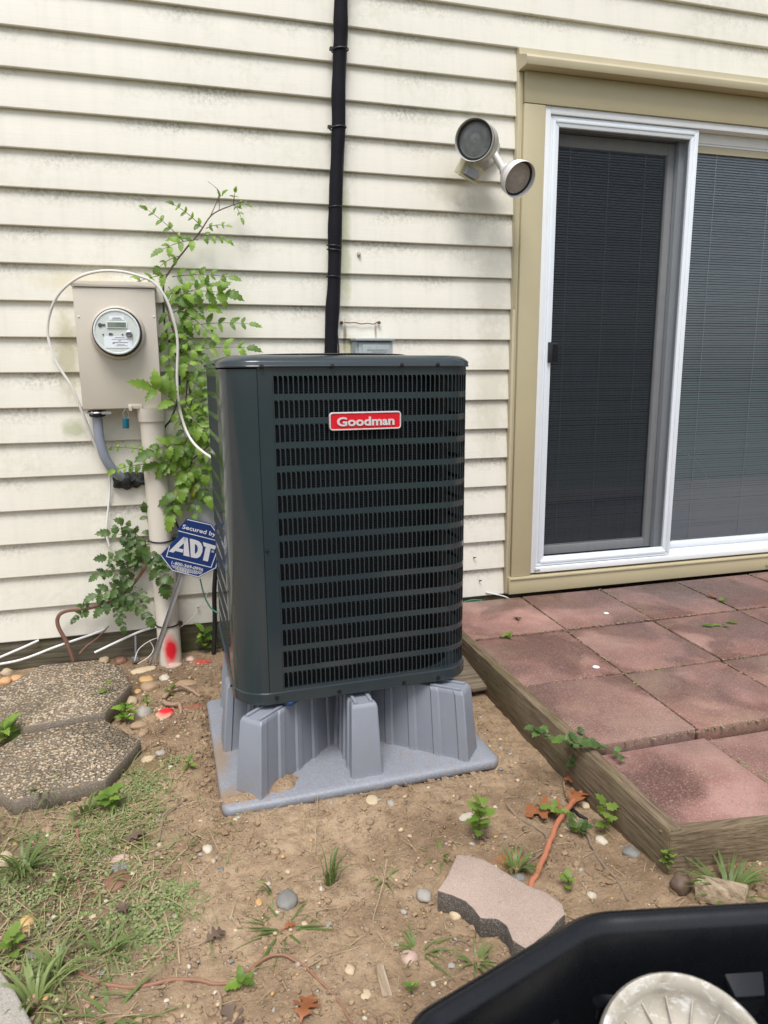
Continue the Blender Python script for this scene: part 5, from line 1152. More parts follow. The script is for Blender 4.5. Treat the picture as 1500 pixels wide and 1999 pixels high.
a = on_ground(1330, 1735); o = obj('wood_chunk', MB().rock(a+Vector((0, 0, 0.012)), (0.022, 0.03, 0.026), 5, 3), OAKD, loc=a); tag(o, 'dark rotten wood chunk under the front timber edging', 'wood')

# ================================================================== STONES one can pick out
def stone(label, px, py, wpx, hpx, kind, seed, name='stone', flat=0.62, ang=None, mat=None, cat='stone', sink=0.62):
    P = on_ground(px, py); s = ((P-CAM).dot(fwd))/F_PX; sx = wpx*s/2; sy = max(hpx*s/2*1.5, sx*0.45)
    sz = min(sx, sy)*flat
    o = obj(name, MB().rock(P+Vector((0, sy*0.3, sz*(1-sink)*0.9)), (sx, sy, sz), seed, 3, ang=ang if ang is not None else rnd(-0.3, 0.3)), mat or ST[kind], loc=P, smooth=60)
    return tag(o, label, cat)
RED = stone_mat('red_sprayed_stone', (0.50, 0.36, 0.24), (0.60, 0.46, 0.32), tuple(on_ground(325, 1396)+Vector((0, 0.01, 0.025))))
SL = [('long flat tan stone beside the base of the sign stake', 278, 1311, 50, 16, 'tan'), ('round orange brown stone below the long flat tan stone', 284, 1329, 29, 17, 'ochre'), ('flat greenish grey stone behind the brown egg stone', 299, 1338, 26, 12, 'grey'),
      ('egg shaped brown stone in the row of river stones', 292, 1346, 38, 22, 'brown'), ('small pale chipped stone right of the river stones', 320, 1327, 19, 17, 'white'), ('dark red brown round stone behind the darker stepping stone', 235, 1294, 25, 19, 'rust'),
      ('jagged yellow stone beside the stepping stones', 250, 1376, 34, 27, 'tan'), ('blocky pale grey stone above the nearer stepping stone', 280, 1396, 32, 25, 'grey'), ('stone sprayed bright red on top', 322, 1400, 36, 22, 'red'),
      ('olive grey rounded stone touching the nearer stepping stone', 272, 1421, 36, 18, 'brown'), ('square brown stone at the tip of the nearer stepping stone', 279, 1435, 20, 18, 'brown'), ('brown oval stone half under the stepping stone edge', 275, 1466, 22, 15, 'brown'),
      ('small round grey stone in the creeping weeds', 313, 1474, 20, 13, 'grey'), ('moss tinted pale stone in the creeping weeds', 288, 1486, 26, 13, 'tan'), ('small orange stone at the corner of the river stones', 268, 1353, 14, 12, 'ochre'),
      ('split orange stone at the foot of the brown vine stem', 117, 1290, 34, 17, 'orange'), ('greyish brown round stone along the wall foot', 72, 1298, 24, 15, 'brown'), ('peach rounded stone leaning on the darker stepping stone', 46, 1305, 30, 19, 'orange'),
      ('tan egg stone at the wall foot by the white cables', 12, 1317, 25, 16, 'tan'), ('flat pinkish stone behind the darker stepping stone', 88, 1292, 24, 12, 'pink'), ('orange stone at the outer rim of the darker stepping stone', 30, 1328, 24, 14, 'orange'), ('orange stone nearest the photo edge by the wall', 8, 1334, 26, 16, 'orange'),
      ('yellowish stone tucked behind the stepping stone near the root knot', 203, 1292, 20, 16, 'tan'), ('pale pink sprayed stone at the base of the cream pipe', 340, 1302, 32, 12, 'pink'), ('reddish stone chip right of the cream pipe', 371, 1290, 18, 12, 'pink'), ('flat brown rubble slab in the dug soil', 362, 1337, 44, 18, 'brown'),
      ('flat triangular pale stone in front of the riser pad', 727, 1566, 26, 22, 'tan'), ('small round grey pebble in front of the riser pad', 765, 1571, 14, 12, 'grey'), ('grey wedge of slate in the soil before the grass tuft', 561, 1766, 42, 38, 'slate'), ('small orange stone left of the grey slate wedge', 505, 1765, 13, 16, 'ochre'),
      ('angular grey brown stone near the broken paver', 832, 1754, 30, 26, 'grey'), ('rounded tan pebble below the broken paver', 893, 1790, 26, 20, 'tan'), ('rosy brown rounded stone with a dark pit', 802, 1878, 34, 24, 'pink'), ('pale oval stone beside the leafy weed', 914, 1600, 32, 15, 'white'),
      ('cream angular stone near the timber corner', 1178, 1646, 22, 18, 'white'), ('tan stone below the green sprout by the timber', 1146, 1576, 17, 12, 'tan'), ('dark slate piece against the timber edging', 1237, 1671, 30, 22, 'slate'), ('grey green slate chip behind the broken paver', 1015, 1718, 28, 13, 'slate'),
      ('small white stone near the rim of the black tub', 1158, 1752, 18, 13, 'white'), ('pale oval pebble by the orange cable', 1109, 1621, 8, 12, 'white'), ('yellowish flat stone in the lower soil', 714, 1947, 22, 18, 'tan'), ('oval beige pebble with four companions left of the pad corner', 405, 1662, 19, 18, 'white'),
      ('brown egg stone in the weeds near the concrete slab', 51, 1808, 32, 24, 'ochre'), ('grey blue stone in the weeds under the brown root', 62, 1868, 36, 14, 'slate'), ('flat dark brown stone on the creeping weeds', 228, 1728, 46, 40, 'rust'), ('dark upright brown stone chip above the flat dark stone', 232, 1698, 34, 20, 'slate'),
      ('pale pink and red stone on the overgrown soil', 234, 1680, 36, 14, 'pink'), ('mottled tan stone near the stepping stone corner', 104, 1640, 22, 16, 'brown'), ('round brown pebble above the rusty root', 92, 1624, 20, 14, 'brown'), ('large dull tan stone at the edge of the weeds', 6, 1688, 34, 32, 'tan'),
      ('grey flat stone next to the timber base', 1003, 1404, 14, 14, 'grey'), ('brown flat stone under the scrap board', 922, 1346, 24, 12, 'brown'), ('pale stone chip left of the wood chip', 683, 1898, 20, 16, 'tan')]
for i, (lab, px, py, w, h, kd) in enumerate(SL): stone(lab, px, py, w, h, 'tan' if kd == 'red' else kd, i*1.7+1, mat=RED if kd == 'red' else None, flat=0.35 if 'flat' in lab else 0.62)
# gravel and clods
def ico(sub):
    bm = bmesh.new(); bmesh.ops.create_icosphere(bm, subdivisions=sub, radius=1.0); v = [x.co.copy() for x in bm.verts]; f = [tuple(y.index for y in x.verts) for x in bm.faces]; bm.free(); return v, f
IV, IF = ico(1)
def scatter_rocks(name, n, dens, smin, smax, mats, label, cat, flat=0.6, pw=3.6, rg=0.25, sink=0.15, sm=50):
    mb = MB(); cnt = 0
    while cnt < n:
        x = rnd(-1.0, 1.35); y = rnd(-2.1, -0.03)
        if x > edge_x(y)-0.05 and y > -1.82: continue
        if 0.05 < x < 0.87 and -1.185 < y < -0.47: continue
        if rnd(0, 1) > dens(x, y): continue
        s = smin+(smax-smin)*rnd(0, 1)**pw; z = ground_h(x, y)
        a = rnd(0, 6.28); ca, sa = math.cos(a), math.sin(a); e = rnd(0.6, 1.0); k = rnd(0, 50); mi = random.randrange(len(mats))
        mb.add([(x+s*(v.x*ca-v.y*e*sa)*(1+rg*noise.noise(v*2+Vector((k, 0, 0)))), y+s*(v.x*sa+v.y*e*ca)*(1+rg*noise.noise(v*2+Vector((0, k, 0)))), z+0.002+s*flat*(sink+v.z*(1+rg*noise.noise(v*2+Vector((0, 0, k)))))) for v in IV], IF, mi); cnt += 1
    o = obj(name, mb, mats, smooth=sm, kind='stuff'); return tag(o, label, cat)
def d_grav(x, y):
    g = 0.10
    g += 0.75*math.exp(-(((x+0.42)/0.28)**2+((y+1.45)/0.28)**2))+0.8*math.exp(-(((x+0.16)/0.12)**2+((y+0.45)/0.40)**2))+0.35*math.exp(-(((x-1.0)/0.12)**2+((y+0.95)/0.5)**2))+0.35*math.exp(-(((x+0.2)/0.4)**2+((y+1.8)/0.3)**2))
    return g*(0.4+0.9*max(0, 0.5+fbm(x, y, 5, 2)))
scatter_rocks('gravel', 3600, d_grav, 0.0014, 0.0095, [ST['tan'], ST['brown'], ST['grey'], ST['brown'], ST['tan'], ST['brown'], ST['tan'], ST['white'], ST['ochre'], ST['grey'], ST['slate'], ST['brown']], 'small pebbles scattered over the soil', 'gravel')
scatter_rocks('soil_clods', 11000, lambda x, y: 0.25+0.75*math.exp(-(((x-0.0)/0.12)**2+((y+0.75)/0.5)**2)), 0.0015, 0.0135, [SOIL], 'crumbled clods of brown soil', 'soil', 0.8, 2.8, 0.9, -0.2, 25)

# ================================================================== ROOTS, TWIGS, CABLE
def ground_path(name, label, cat, pts, r, mat, lift=0.004, n=7, r1=None):
    P = []
    for q in pts:
        v = on_ground(q[0], q[1]); v.z += lift+(q[2] if len(q) > 2 else 0); P.append(v)
    r1 = r*0.6 if r1 is None else r1
    P = smooth_path(P, 6); P = [v+Vector((noise.noise(v*40), noise.noise(v*40+Vector((9, 0, 0))), 0))*r*0.7 for v in P]
    o = obj(name, MB().tube(P, lambda u: (r+(r1-r)*u)*(1+0.2*noise.noise(Vector((u*23, r*999, 0)))), n), mat, loc=P[0]); return tag(o, label, cat)
ground_path('root', 'long reddish root snaking across the bottom soil', 'root', [(35, 1856, .01), (75, 1860), (115, 1872), (150, 1898), (190, 1920), (240, 1931), (300, 1925), (350, 1916), (395, 1919), (440, 1924), (480, 1902), (510, 1880), (535, 1868), (580, 1880), (625, 1920), (660, 1960), (690, 2005)], 0.0052, ROOTR, 0.005, 7, 0.0022)
ground_path('root', 'thin dark root branching under the long reddish root', 'root', [(180, 1945), (230, 1950), (290, 1935), (320, 1932)], 0.0025, TWIG)
ground_path('twig', 'rusty brown twig standing out of the weeds', 'twig', [(150, 1628, .01), (152, 1650), (147, 1670), (151, 1700), (155, 1740), (156, 1776)], 0.0042, ROOTR)
ground_path('twig', 'dark curved twig leading to the brown egg stone', 'twig', [(148, 1782), (125, 1805), (80, 1832), (40, 1842)], 0.0036, TWIG)
ground_path('twig', 'grey twig curving beside the creeping weeds', 'twig', [(362, 1562), (335, 1585), (318, 1605), (312, 1635), (302, 1656)], 0.0034, TWIG)
ground_path('twig', 'thin grey stick lying above the flat dark stone', 'twig', [(210, 1652), (250, 1668), (280, 1684), (300, 1694)], 0.0030, TWIG)
ground_path('root', 'pale root arching out of the dug soil beside the red stone', 'root', [(318, 1368), (330, 1358, .015), (352, 1352, .025), (372, 1356, .012), (392, 1362)], 0.0085, ROOT, 0.006, 8)
ground_path('root', 'thick broken root under the arching pale root', 'root', [(318, 1372), (332, 1384, .01), (350, 1386, .015), (354, 1398)], 0.0090, ROOT, 0.006, 8)
ground_path('root', 'thin pale root reaching toward the riser pad', 'root', [(372, 1352), (388, 1358), (408, 1350)], 0.0035, ROOT)
ground_path('root', 'thin forked root in the bank beside the riser pad', 'root', [(358, 1345), (375, 1336), (395, 1325), (410, 1318)], 0.0024, ROOT)
ground_path('root', 'tiny looped root sticking from the dug soil', 'root', [(376, 1478), (386, 1474, .012), (394, 1478, .012), (390, 1488)], 0.0024, TWIG)
ground_path('twig', 'bent grey twig left of the orange cable', 'twig', [(991, 1578, .008), (1012, 1598), (1040, 1614), (1062, 1628), (1070, 1645), (1066, 1662), (1052, 1672), (1030, 1690)], 0.0042, TWIG)
ground_path('twig', 'straight brown stick between orange cable and timber corner', 'twig', [(1140, 1622, .008), (1160, 1660), (1180, 1692), (1200, 1715), (1215, 1740), (1228, 1762)], 0.0042, TWIG)
ground_path('twig', 'short pale twig crossing the orange cable top', 'twig', [(1102, 1530, .012), (1104, 1552, .01), (1112, 1572, .008), (1118, 1584)], 0.0026, ROOT)
ground_path('twig', 'pale splinter beside the bark strip', 'twig', [(426, 1940), (430, 1965), (432, 1995)], 0.004, ROOT)
for i, (lab, P) in enumerate((('thin straw stem by the grass tuft', [(630, 1520, .03), (622, 1560, .02), (617, 1620, .02), (615, 1660)]), ('bent seed stalk in the middle of the soil', [(757, 1702, .03), (748, 1740, .02), (730, 1790), (728, 1815)]), ('dry stem crossing behind the bark strip', [(590, 1895), (640, 1870), (700, 1852)]),
                 ('thin dry stem under the seed stalk', [(736, 1822), (748, 1840), (760, 1850)]), ('dark bent wire by the bark strip', [(712, 1905), (718, 1920), (738, 1920)]), ('small dry root near the broken paver', [(880, 1850), (900, 1838), (920, 1850)]), ('pale thin twig near the black tub', [(1125, 1738), (1145, 1752), (1160, 1766)]))):
    ground_path('dry_stem', lab, 'stem', P, 0.0016, STRAW if i < 4 else TWIG, 0.004, 5)
ground_path('orange_cable', 'orange cable stub rising from the soil beside the broken paver', 'cable', [(1034, 1738, -.01), (1050, 1712, .008), (1068, 1675, .014), (1082, 1640, .018), (1100, 1605, .02), (1118, 1580, .016), (1138, 1556, .01)], 0.0072, ORANGE, 0.006, 10, 0.0066)
ground_path('black_strap', 'short black plastic strap beside the orange cable', 'strap', [(1118, 1584, .004), (1130, 1594, .004), (1148, 1604, .002)], 0.0055, BLACK, 0.004, 6)

# ================================================================== DEAD LEAVES
def oak(name, label, px, py, size, rot, mat, lift=0.012, tilt=(0, 0, 1), zoff=0.0, level=None):
    P = on_ground(px, py) if level is None else on_level(px, py, level)
    prof = [(0, 0.03), (.12, .05), (.2, .2), (.3, .26), (.34, .1), (.42, .12), (.5, .36), (.6, .42), (.6, .16), (.68, .14), (.78, .30), (.84, .26), (.82, .1), (.92, .08), (1, 0.0)]
    M = frame(P+Vector((0, 0, lift+zoff)), Vector((math.cos(rot), math.sin(rot), 0)), tilt)
    def v(t, w): return M @ Vector(((t-.5)*size, w*size, (0.10*math.sin(t*5+px)+0.5*w*w+0.12*abs(w)*math.sin(t*9))*size))
    mb = MB(); n = len(prof)
    mb.add([v(t, 0) for t, w in prof]+[v(t, w) for t, w in prof]+[v(t, -w) for t, w in prof], [f for i in range(n-1) for f in ((i, i+1, n+i+1, n+i), (i+1, i, 2*n+i, 2*n+i+1))])
    mb.tube([v(-0.25, 0), v(0, 0)], 0.001, 5)
    o = obj(name, mb, mat, loc=P, smooth=60); return tag(o, label, 'dead leaf')
oak('dead_leaf', 'large brown lobed oak leaf left of the orange cable', 1060, 1592, 0.135, -0.5, OAK)
oak('dead_leaf', 'rust coloured oak leaf against the timber above the cable', 1128, 1536, 0.085, 2.9, OAK, 0.018)
oak('dead_leaf', 'folded rust leaf lying along the top of the orange cable', 1130, 1568, 0.105, 0.75, OAK, 0.02, (0.15, 0.25, 1))
oak('dead_leaf', 'curled brown leaf below the creeping weed patch', 420, 1835, 0.05, 0.4, OAKD)
oak('dead_leaf', 'reddish dead leaf on the bottom soil', 597, 1972, 0.07, 1.1, OAK, 0.008)
oak('dead_leaf', 'small brown leaf by the pale splinter', 455, 1990, 0.06, 2.1, OAKD, 0.008)
oak('dead_leaf', 'dull brown leaf on the overgrown soil near twigs', 262, 1640, 0.06, 0.2, OAKD, 0.012)
oak('dead_leaf', 'thin brown leaf within the creeping weeds', 240, 1786, 0.05, 1.9, OAKD, 0.02)
oak('dead_leaf', 'tiny rust leaf scrap beside the grey slate wedge', 565, 1812, 0.03, 0.3, OAK, 0.006)
oak('dead_leaf', 'small orange leaf scrap by the scrap board', 907, 1290, 0.05, 0.3, OAK, 0.05)
oak('dead_leaf', 'rust leaf scrap stuck against the tan sill casing', 1374, 1118, 0.055, 1.3, OAK, 0.012, (0.0, -0.8, 0.6), 0, 0.0)
oak('dead_leaf', 'crumpled orange leaf on the pavers near the joint', 1393, 1167, 0.055, 2.5, OAK, 0.010, (0.2, -0.2, 1), 0, 0.0)
oak('dead_leaf', 'small dark leaf shred on the corner paver', 1012, 1208, 0.06, 1.2, OAKD, 0.005, (0, 0, 1), 0, 0.0)
jm = MB()
for _ in range(1500):
    r_i = random.randrange(4); ya, yb, xs_, dz_ = rows[r_i]
    if rnd(0, 1) < 0.55: x = rnd(xs_[0]+0.01, 2.9); y = yb-0.002+rnd(-0.006, 0.006)
    else: y = rnd(yb, ya); c_i = random.randrange(0, 5); x = xs_[c_i]+(-0.02 if r_i < 3 else -0.01)*(ya-y)/(ya-yb)+rnd(-0.007, 0.007)+(0.006 if c_i == 0 else 0)
    s = rnd(0.0015, 0.0050); k = rnd(0, 50)
    jm.add([(x+s*v.x*(1+0.6*noise.noise(v*2+Vector((k, 0, 0)))), y+s*v.y*(1+0.6*noise.noise(v*2+Vector((0, k, 0)))), dz_-0.003+rnd(0, 0.001)+s*0.6*v.z) for v in IV], IF, random.choice((0, 0, 1)))
o = obj('joint_dirt', jm, [SOIL, COVERM], smooth=30, kind='stuff'); tag(o, 'soil crumbs and moss in the joints between the pavers', 'dirt')
# bird droppings / pale flecks on the pavers
for lab, px, py, s in (('pale round fleck on the second paver by the door', 1185, 1197, 0.012), ('pale round fleck on a wet brown paver', 1165, 1302, 0.013)):
    P = on_level(px, py, 0.0); mb = MB(); mb.lathe([(s, 0), (s*0.8, 0.002), (0.0001, 0.0025)], 14, Matrix.Translation(P)); o = obj('pale_fleck', mb, SIGNW, loc=P); tag(o, lab, 'fleck')
for lab, px, py, sz in (('yellow green leaf bits on the wet brown paver', 1410, 1220, 0.06), ):
    t_ = thing('leaf_scrap', lab, 'leaf scraps', on_level(px, py, 0.0))
    for dx, dy, L in ((-0.04, 0.0, 0.05), (0.0, 0.01, 0.04), (0.05, 0.03, 0.05), (0.02, -0.02, 0.03)): put_leaf(LY, on_level(px, py, 0.003)+Vector((dx, dy, 0)), Vector((rnd(-1, 1), rnd(-1, 1), 0.05)), Vector((0, 0, 1)), L, t_)

# ================================================================== WEEDS
def weed(name, label, px, py, h, n, L, meshes, lean=(0, 0), base=None, cat='weed', mat=STEMG, spread=1.0):
    B = on_ground(px, py) if base is None else base
    w = thing(name, label, cat, B); mb = MB(); T = B+Vector((lean[0], lean[1], h))
    mid = (B+T)/2+Vector((rnd(-.01, .01), rnd(-.01, .01), 0.01)); P = [B*(1-u)**2+mid*2*u*(1-u)+T*u*u for u in [i/6 for i in range(7)]]
    mb.tube(P, lambda u: 0.0020-0.0010*u, 5); obj('stem', mb, mat, w)
    for i in range(n):
        u = 0.2+0.8*i/max(1, n-1); p_ = B*(1-u)**2+mid*2*u*(1-u)+T*u*u; a = i*2.4+px
        d = Vector((math.cos(a)*spread, math.sin(a)*spread, rnd(0.0, 0.5)+0.7*(u > .95))); put_leaf(meshes, p_, d, Vector((-0.3*math.cos(a), -0.3*math.sin(a)-0.3, 1)), L*rnd(0.75, 1.15), w)
    return w
weed('weed', 'leafy green weed standing alone in the soil', 938, 1640, 0.10, 12, 0.042, LY, (0.005, 0.01))
weed('weed', 'lime green seedling beside the timber edging', 1182, 1630, 0.085, 7, 0.040, LY, (0.0, 0.0))
weed('weed', 'small green weed at the timber behind the riser pad', 956, 1355, 0.07, 9, 0.036, LEAF and LV, (0.01, 0.0))
weed('weed', 'small weed sprout in the dug soil left of the pad', 368, 1505, 0.035, 5, 0.030, LV)
weed('weed', 'tiny seedling among the river stones', 288, 1385, 0.05, 6, 0.026, LY)
weed('weed', 'small seedling beside the arching root', 332, 1358, 0.03, 4, 0.026, LY)
weed('weed', 'bushy green weed between the two stepping stones', 248, 1412, 0.07, 12, 0.045, LV, (0.0, -0.01))
weed('weed', 'bright leaves over the edge of the darker stepping stone', 214, 1385, 0.09, 6, 0.038, LY, (-0.01, 0))
weed('weed', 'broad leaved weed beside the nearer stepping stone', 12, 1452, 0.075, 9, 0.085, LV, (0.0, -0.02), spread=1.4)
weed('weed', 'green weed in front of the nearer stepping stone', 214, 1582, 0.05, 14, 0.045, LY, (0, 0), spread=1.2)
weed('weed', 'reddish yellow seedling near the concrete slab', 24, 1868, 0.05, 7, 0.035, LY)
weed('weed', 'pale weed rosette under the front timber', 1300, 1705, 0.07, 14, 0.020, LY, (-0.005, -0.01))
weed('weed', 'small green weed at the wall foot behind the pad', 402, 1275, 0.10, 10, 0.055, LV, (-0.005, -0.0))
weed('weed', 'tiny sprout at the joint of the pavers by the fallen leaf', 1412, 1177, 0.012, 5, 0.026, LY, (0, 0), on_level(1412, 1177, -0.004), spread=1.4)
weed('weed', 'flat green weed in the joint beside the corner paver', 993, 1246, 0.012, 6, 0.030, LV, (0, 0), on_level(993, 1246, -0.004), spread=1.4)
weed('weed', 'green leaf sprig hanging at the sill casing edge', 1495, 1112, 0.05, 6, 0.055, LV, (0.02, 0), on_level(1492, 1112, 0.0))
weed('weed', 'small sprouts beside the orange paint patch', 1110, 1735, 0.03, 5, 0.026, LY)
weed('weed', 'little weed near the bottom of the bark strip', 806, 1940, 0.02, 5, 0.018, LV)
weed('weed', 'leafy sprig by the pale splinter', 472, 1935, 0.02, 4, 0.034, LV)
def sprig(label, pts, n, L, meshes, level=0.0):
    P = [on_level(x, y, z) for x, y, z in pts]; w = thing('weed', label, 'weed', P[0]); P = smooth_path(P, 5); mb = MB().tube(P, 0.0016, 5); obj('stem', mb, STEMG, w)
    for i in range(n):
        p_ = P[int((i+0.5)/n*(len(P)-1))]; a = i*2.6+pts[0][0]; put_leaf(meshes, p_, Vector((math.cos(a), math.sin(a)*0.7-0.2, rnd(-0.2, 0.5))), Vector((rnd(-.3, .3), -0.4, 1)), L*rnd(.7, 1.15), w)
sprig('leafy shoot growing over the side timber onto soil', [(1150, 1455, 0.02), (1120, 1448, 0.03), (1085, 1440, 0.03), (1055, 1430, 0.04), (1042, 1418, 0.06)], 15, 0.038, LD+LY[:1])
sprig('leafy shoot hanging down the outer face of the timber', [(1118, 1450, 0.0), (1125, 1470, -0.03), (1132, 1490, -0.06)], 7, 0.038, LD)
sprig('wilted green shoot lying on pavers next to timber', [(1130, 1425, 0.008), (1155, 1445, 0.008), (1190, 1462, 0.008), (1225, 1480, 0.006)], 10, 0.030, LD)
sprig('wilting leaves draped over the orange cable', [(1055, 1575, -0.10), (1085, 1578, -0.10), (1110, 1592, -0.095), (1132, 1612, -0.10), (1136, 1622, -0.12)], 15, 0.032, LY+LD[:2])
# grass tufts
def tuft(label, px, py, n, h, spread, lean=(0, 0), w=0.0035, mat=None, flat=0.0, name='grass_tuft'):
    B = on_ground(px, py); mb = MB()
    for i in range(n):
        a = rnd(0, 6.28); r = rnd(0, 1)**0.7*spread*0.35; b = B+Vector((math.cos(a)*r, math.sin(a)*r, -0.004)); hh = h*rnd(0.5, 1.1)
        d = Vector((math.cos(a)*spread*rnd(.5, 1.3)+lean[0], math.sin(a)*spread*rnd(.5, 1.3)+lean[1], 0)); side = Vector((-d.y, d.x, 0)).normalized()*w*rnd(.6, 1.2); o_ = len(mb.v)
        for k in range(6):
            u = k/5; c = b+d*u*(0.4+0.6*u)+Vector((0, 0, hh*(u-(0.55+flat)*u*u))); ww = side*(1-u**2.2*0.97)
            mb.v += [c-ww, c+ww]
        for k in range(5): mb.f.append((o_+2*k, o_+2*k+1, o_+2*k+3, o_+2*k+2)); mb.m.append(0)
    o = obj(name, mb, mat or GRASSM, loc=B, smooth=60); return tag(o, label, 'grass')
tuft('upright green grass tuft in the middle of the soil', 645, 1720, 30, 0.17, 0.045, (0.005, 0.0), 0.0022)
tuft('single broad grass sprout left of the middle tuft', 530, 1742, 4, 0.12, 0.03, (-0.01, 0.0), 0.006)
tuft('flattened dry grass clump below the slate wedge', 555, 1815, 34, 0.03, 0.10, (0.0, -0.02), 0.003)
tuft('thin green grass clump near the rosy stone', 822, 1860, 16, 0.06, 0.06, (0.01, -0.01))
tuft('small grass clump beside the black tub rim', 930, 1880, 16, 0.06, 0.05)
tuft('dark grass clump behind the broken paver', 1008, 1700, 30, 0.09, 0.05, (0.01, 0.0))
tuft('long grass under the front timber board', 1425, 1742, 34, 0.10, 0.09, (0.01, 0.01), 0.0045)
tuft('small grass sprig right of the lone weed', 862, 1672, 9, 0.03, 0.05, (-0.02, 0))
tuft('grass sprig in front of the middle tuft', 755, 1715, 7, 0.06, 0.05, (0.02, -0.01))
tuft('grass blades in front of the nearer stepping stone', 100, 1562, 12, 0.13, 0.06, (0.0, -0.02), 0.006)
tuft('broad grass blades by the green weed', 168, 1590, 12, 0.11, 0.05, (0.01, -0.01), 0.006)
tuft('thin grass spilling over the stepping stone edge', 236, 1510, 20, 0.12, 0.09, (0.01, 0.02), 0.002)
tuft('dense grass clump at the edge of the weeds', 45, 1700, 40, 0.13, 0.08, (0.01, -0.01), 0.004)
tuft('tall grass clump beside the concrete slab', 70, 1960, 30, 0.13, 0.07, (0.01, 0.0), 0.0045)
tuft('grass clump by the long reddish root', 110, 1905, 20, 0.11, 0.07, (0.01, -0.01), 0.0035)
tuft('broad blue green grass blade near the rusty twig', 130, 1728, 6, 0.10, 0.03, (0, 0), 0.006)
tuft('grass blades below the creeping weed patch', 205, 1860, 14, 0.09, 0.08, (0.0, -0.01), 0.004)
tuft('low grass at the bottom of the soil', 215, 1985, 14, 0.05, 0.09, (0.01, 0), 0.005)
# grass and straw of the overgrown side
gmb = MB()
def blade(mb, b, a, h, ln, w):
    d = Vector((math.cos(a), math.sin(a), 0))*ln; side = Vector((-d.y, d.x, 0)).normalized()*w; o_ = len(mb.v)
    for k in range(5):
        u = k/4; c = b+d*u+Vector((0, 0, h*(u-0.7*u*u))); ww = side*(1-u**2*0.96); mb.v += [c-ww, c+ww]
    for k in range(4): mb.f.append((o_+2*k, o_+2*k+1, o_+2*k+3, o_+2*k+2)); mb.m.append(0)
smb = MB()
def over(x, y): return math.exp(-(((x+0.66)/0.36)**2+((y+1.55)/0.50)**2))+0.5*math.exp(-(((x+0.25)/0.16)**2+((y+1.12)/0.22)**2))
c_ = 0
while c_ < 3400:
    x = rnd(-1.05, 0.2); y = rnd(-2.1, -0.95)
    if rnd(0, 1) > over(x, y)*(0.25+1.5*max(0, 0.35+fbm(x, y, 6, 4))): continue
    if -0.7 < x < -0.19 and y > -1.06: continue
    b = Vector((x, y, ground_h(x, y))); c_ += 1
    if rnd(0, 1) < 0.5: blade(smb, b+Vector((0, 0, 0.005)), rnd(0, 6.28), rnd(0.004, 0.03), rnd(0.03, 0.13), rnd(0.0007, 0.0016))
    else: blade(gmb, b, rnd(0, 6.28), rnd(0.015, 0.07), rnd(0.03, 0.10), rnd(0.0009, 0.0028))
for _ in range(650):
    x = rnd(-0.3, 1.05); y = rnd(-2.0, -0.6)
    if 0.0 < x < 0.92 and y > -1.23: continue
    blade(smb, Vector((x, y, ground_h(x, y)+0.005)), rnd(0, 6.28), rnd(0.001, 0.012), rnd(0.01, 0.07), rnd(0.0005, 0.0011))
o = obj('grass', gmb, GRASSM, smooth=60, kind='stuff'); tag(o, 'sparse green grass growing over the dark soil', 'grass')
o = obj('dry_straw', smb, STRAW, smooth=60, kind='stuff'); tag(o, 'dry straw and dead grass lying on the soil', 'straw')
cmb = MB()
def patch(px0, py0, rx, ry, n, smin, smax):
    c = on_ground(px0, py0)
    for _ in range(n):
        a = rnd(0, 6.28); r = rnd(0, 1)**0.55; x = c.x+math.cos(a)*r*rx*(1+0.4*fbm(math.cos(a), math.sin(a), 2, px0)); y = c.y+math.sin(a)*r*ry*(1+0.4*fbm(math.cos(a), math.sin(a), 2, py0))
        z = ground_h(x, y)+rnd(0.003, 0.016)*(1.1-r); s = rnd(smin, smax); t = Vector((rnd(-.6, .6), rnd(-.8, .3), 1)).normalized(); M = frame((x, y, z), (math.cos(a*3), math.sin(a*3), 0), t)
        cmb.add([M @ Vector((s*math.cos(q)*rnd(.8, 1.1), s*0.75*math.sin(q), s*0.12*math.cos(2*q))) for q in [i*1.0472 for i in range(6)]], [(0, 1, 2, 3, 4, 5)])
patch(300, 1772, 0.125, 0.105, 1700, 0.0022, 0.0050); patch(300, 1830, 0.07, 0.035, 350, 0.0022, 0.005); patch(275, 1545, 0.09, 0.11, 1300, 0.002, 0.0045); patch(340, 1490, 0.05, 0.05, 260, 0.002, 0.004); patch(170, 1655, 0.10, 0.07, 500, 0.0018, 0.004); patch(10, 1740, 0.05, 0.10, 400, 0.002, 0.004); patch(80, 1895, 0.05, 0.03, 200, 0.003, 0.006); patch(130, 1700, 0.26, 0.24, 2600, 0.0018, 0.0042); patch(120, 1880, 0.22, 0.13, 1200, 0.0018, 0.0042); patch(240, 1600, 0.13, 0.10, 900, 0.0018, 0.004)
o = obj('ground_cover', cmb, COVERM, smooth=0, kind='stuff'); tag(o, 'mats of tiny leaved creeping weed on the soil', 'ground cover')

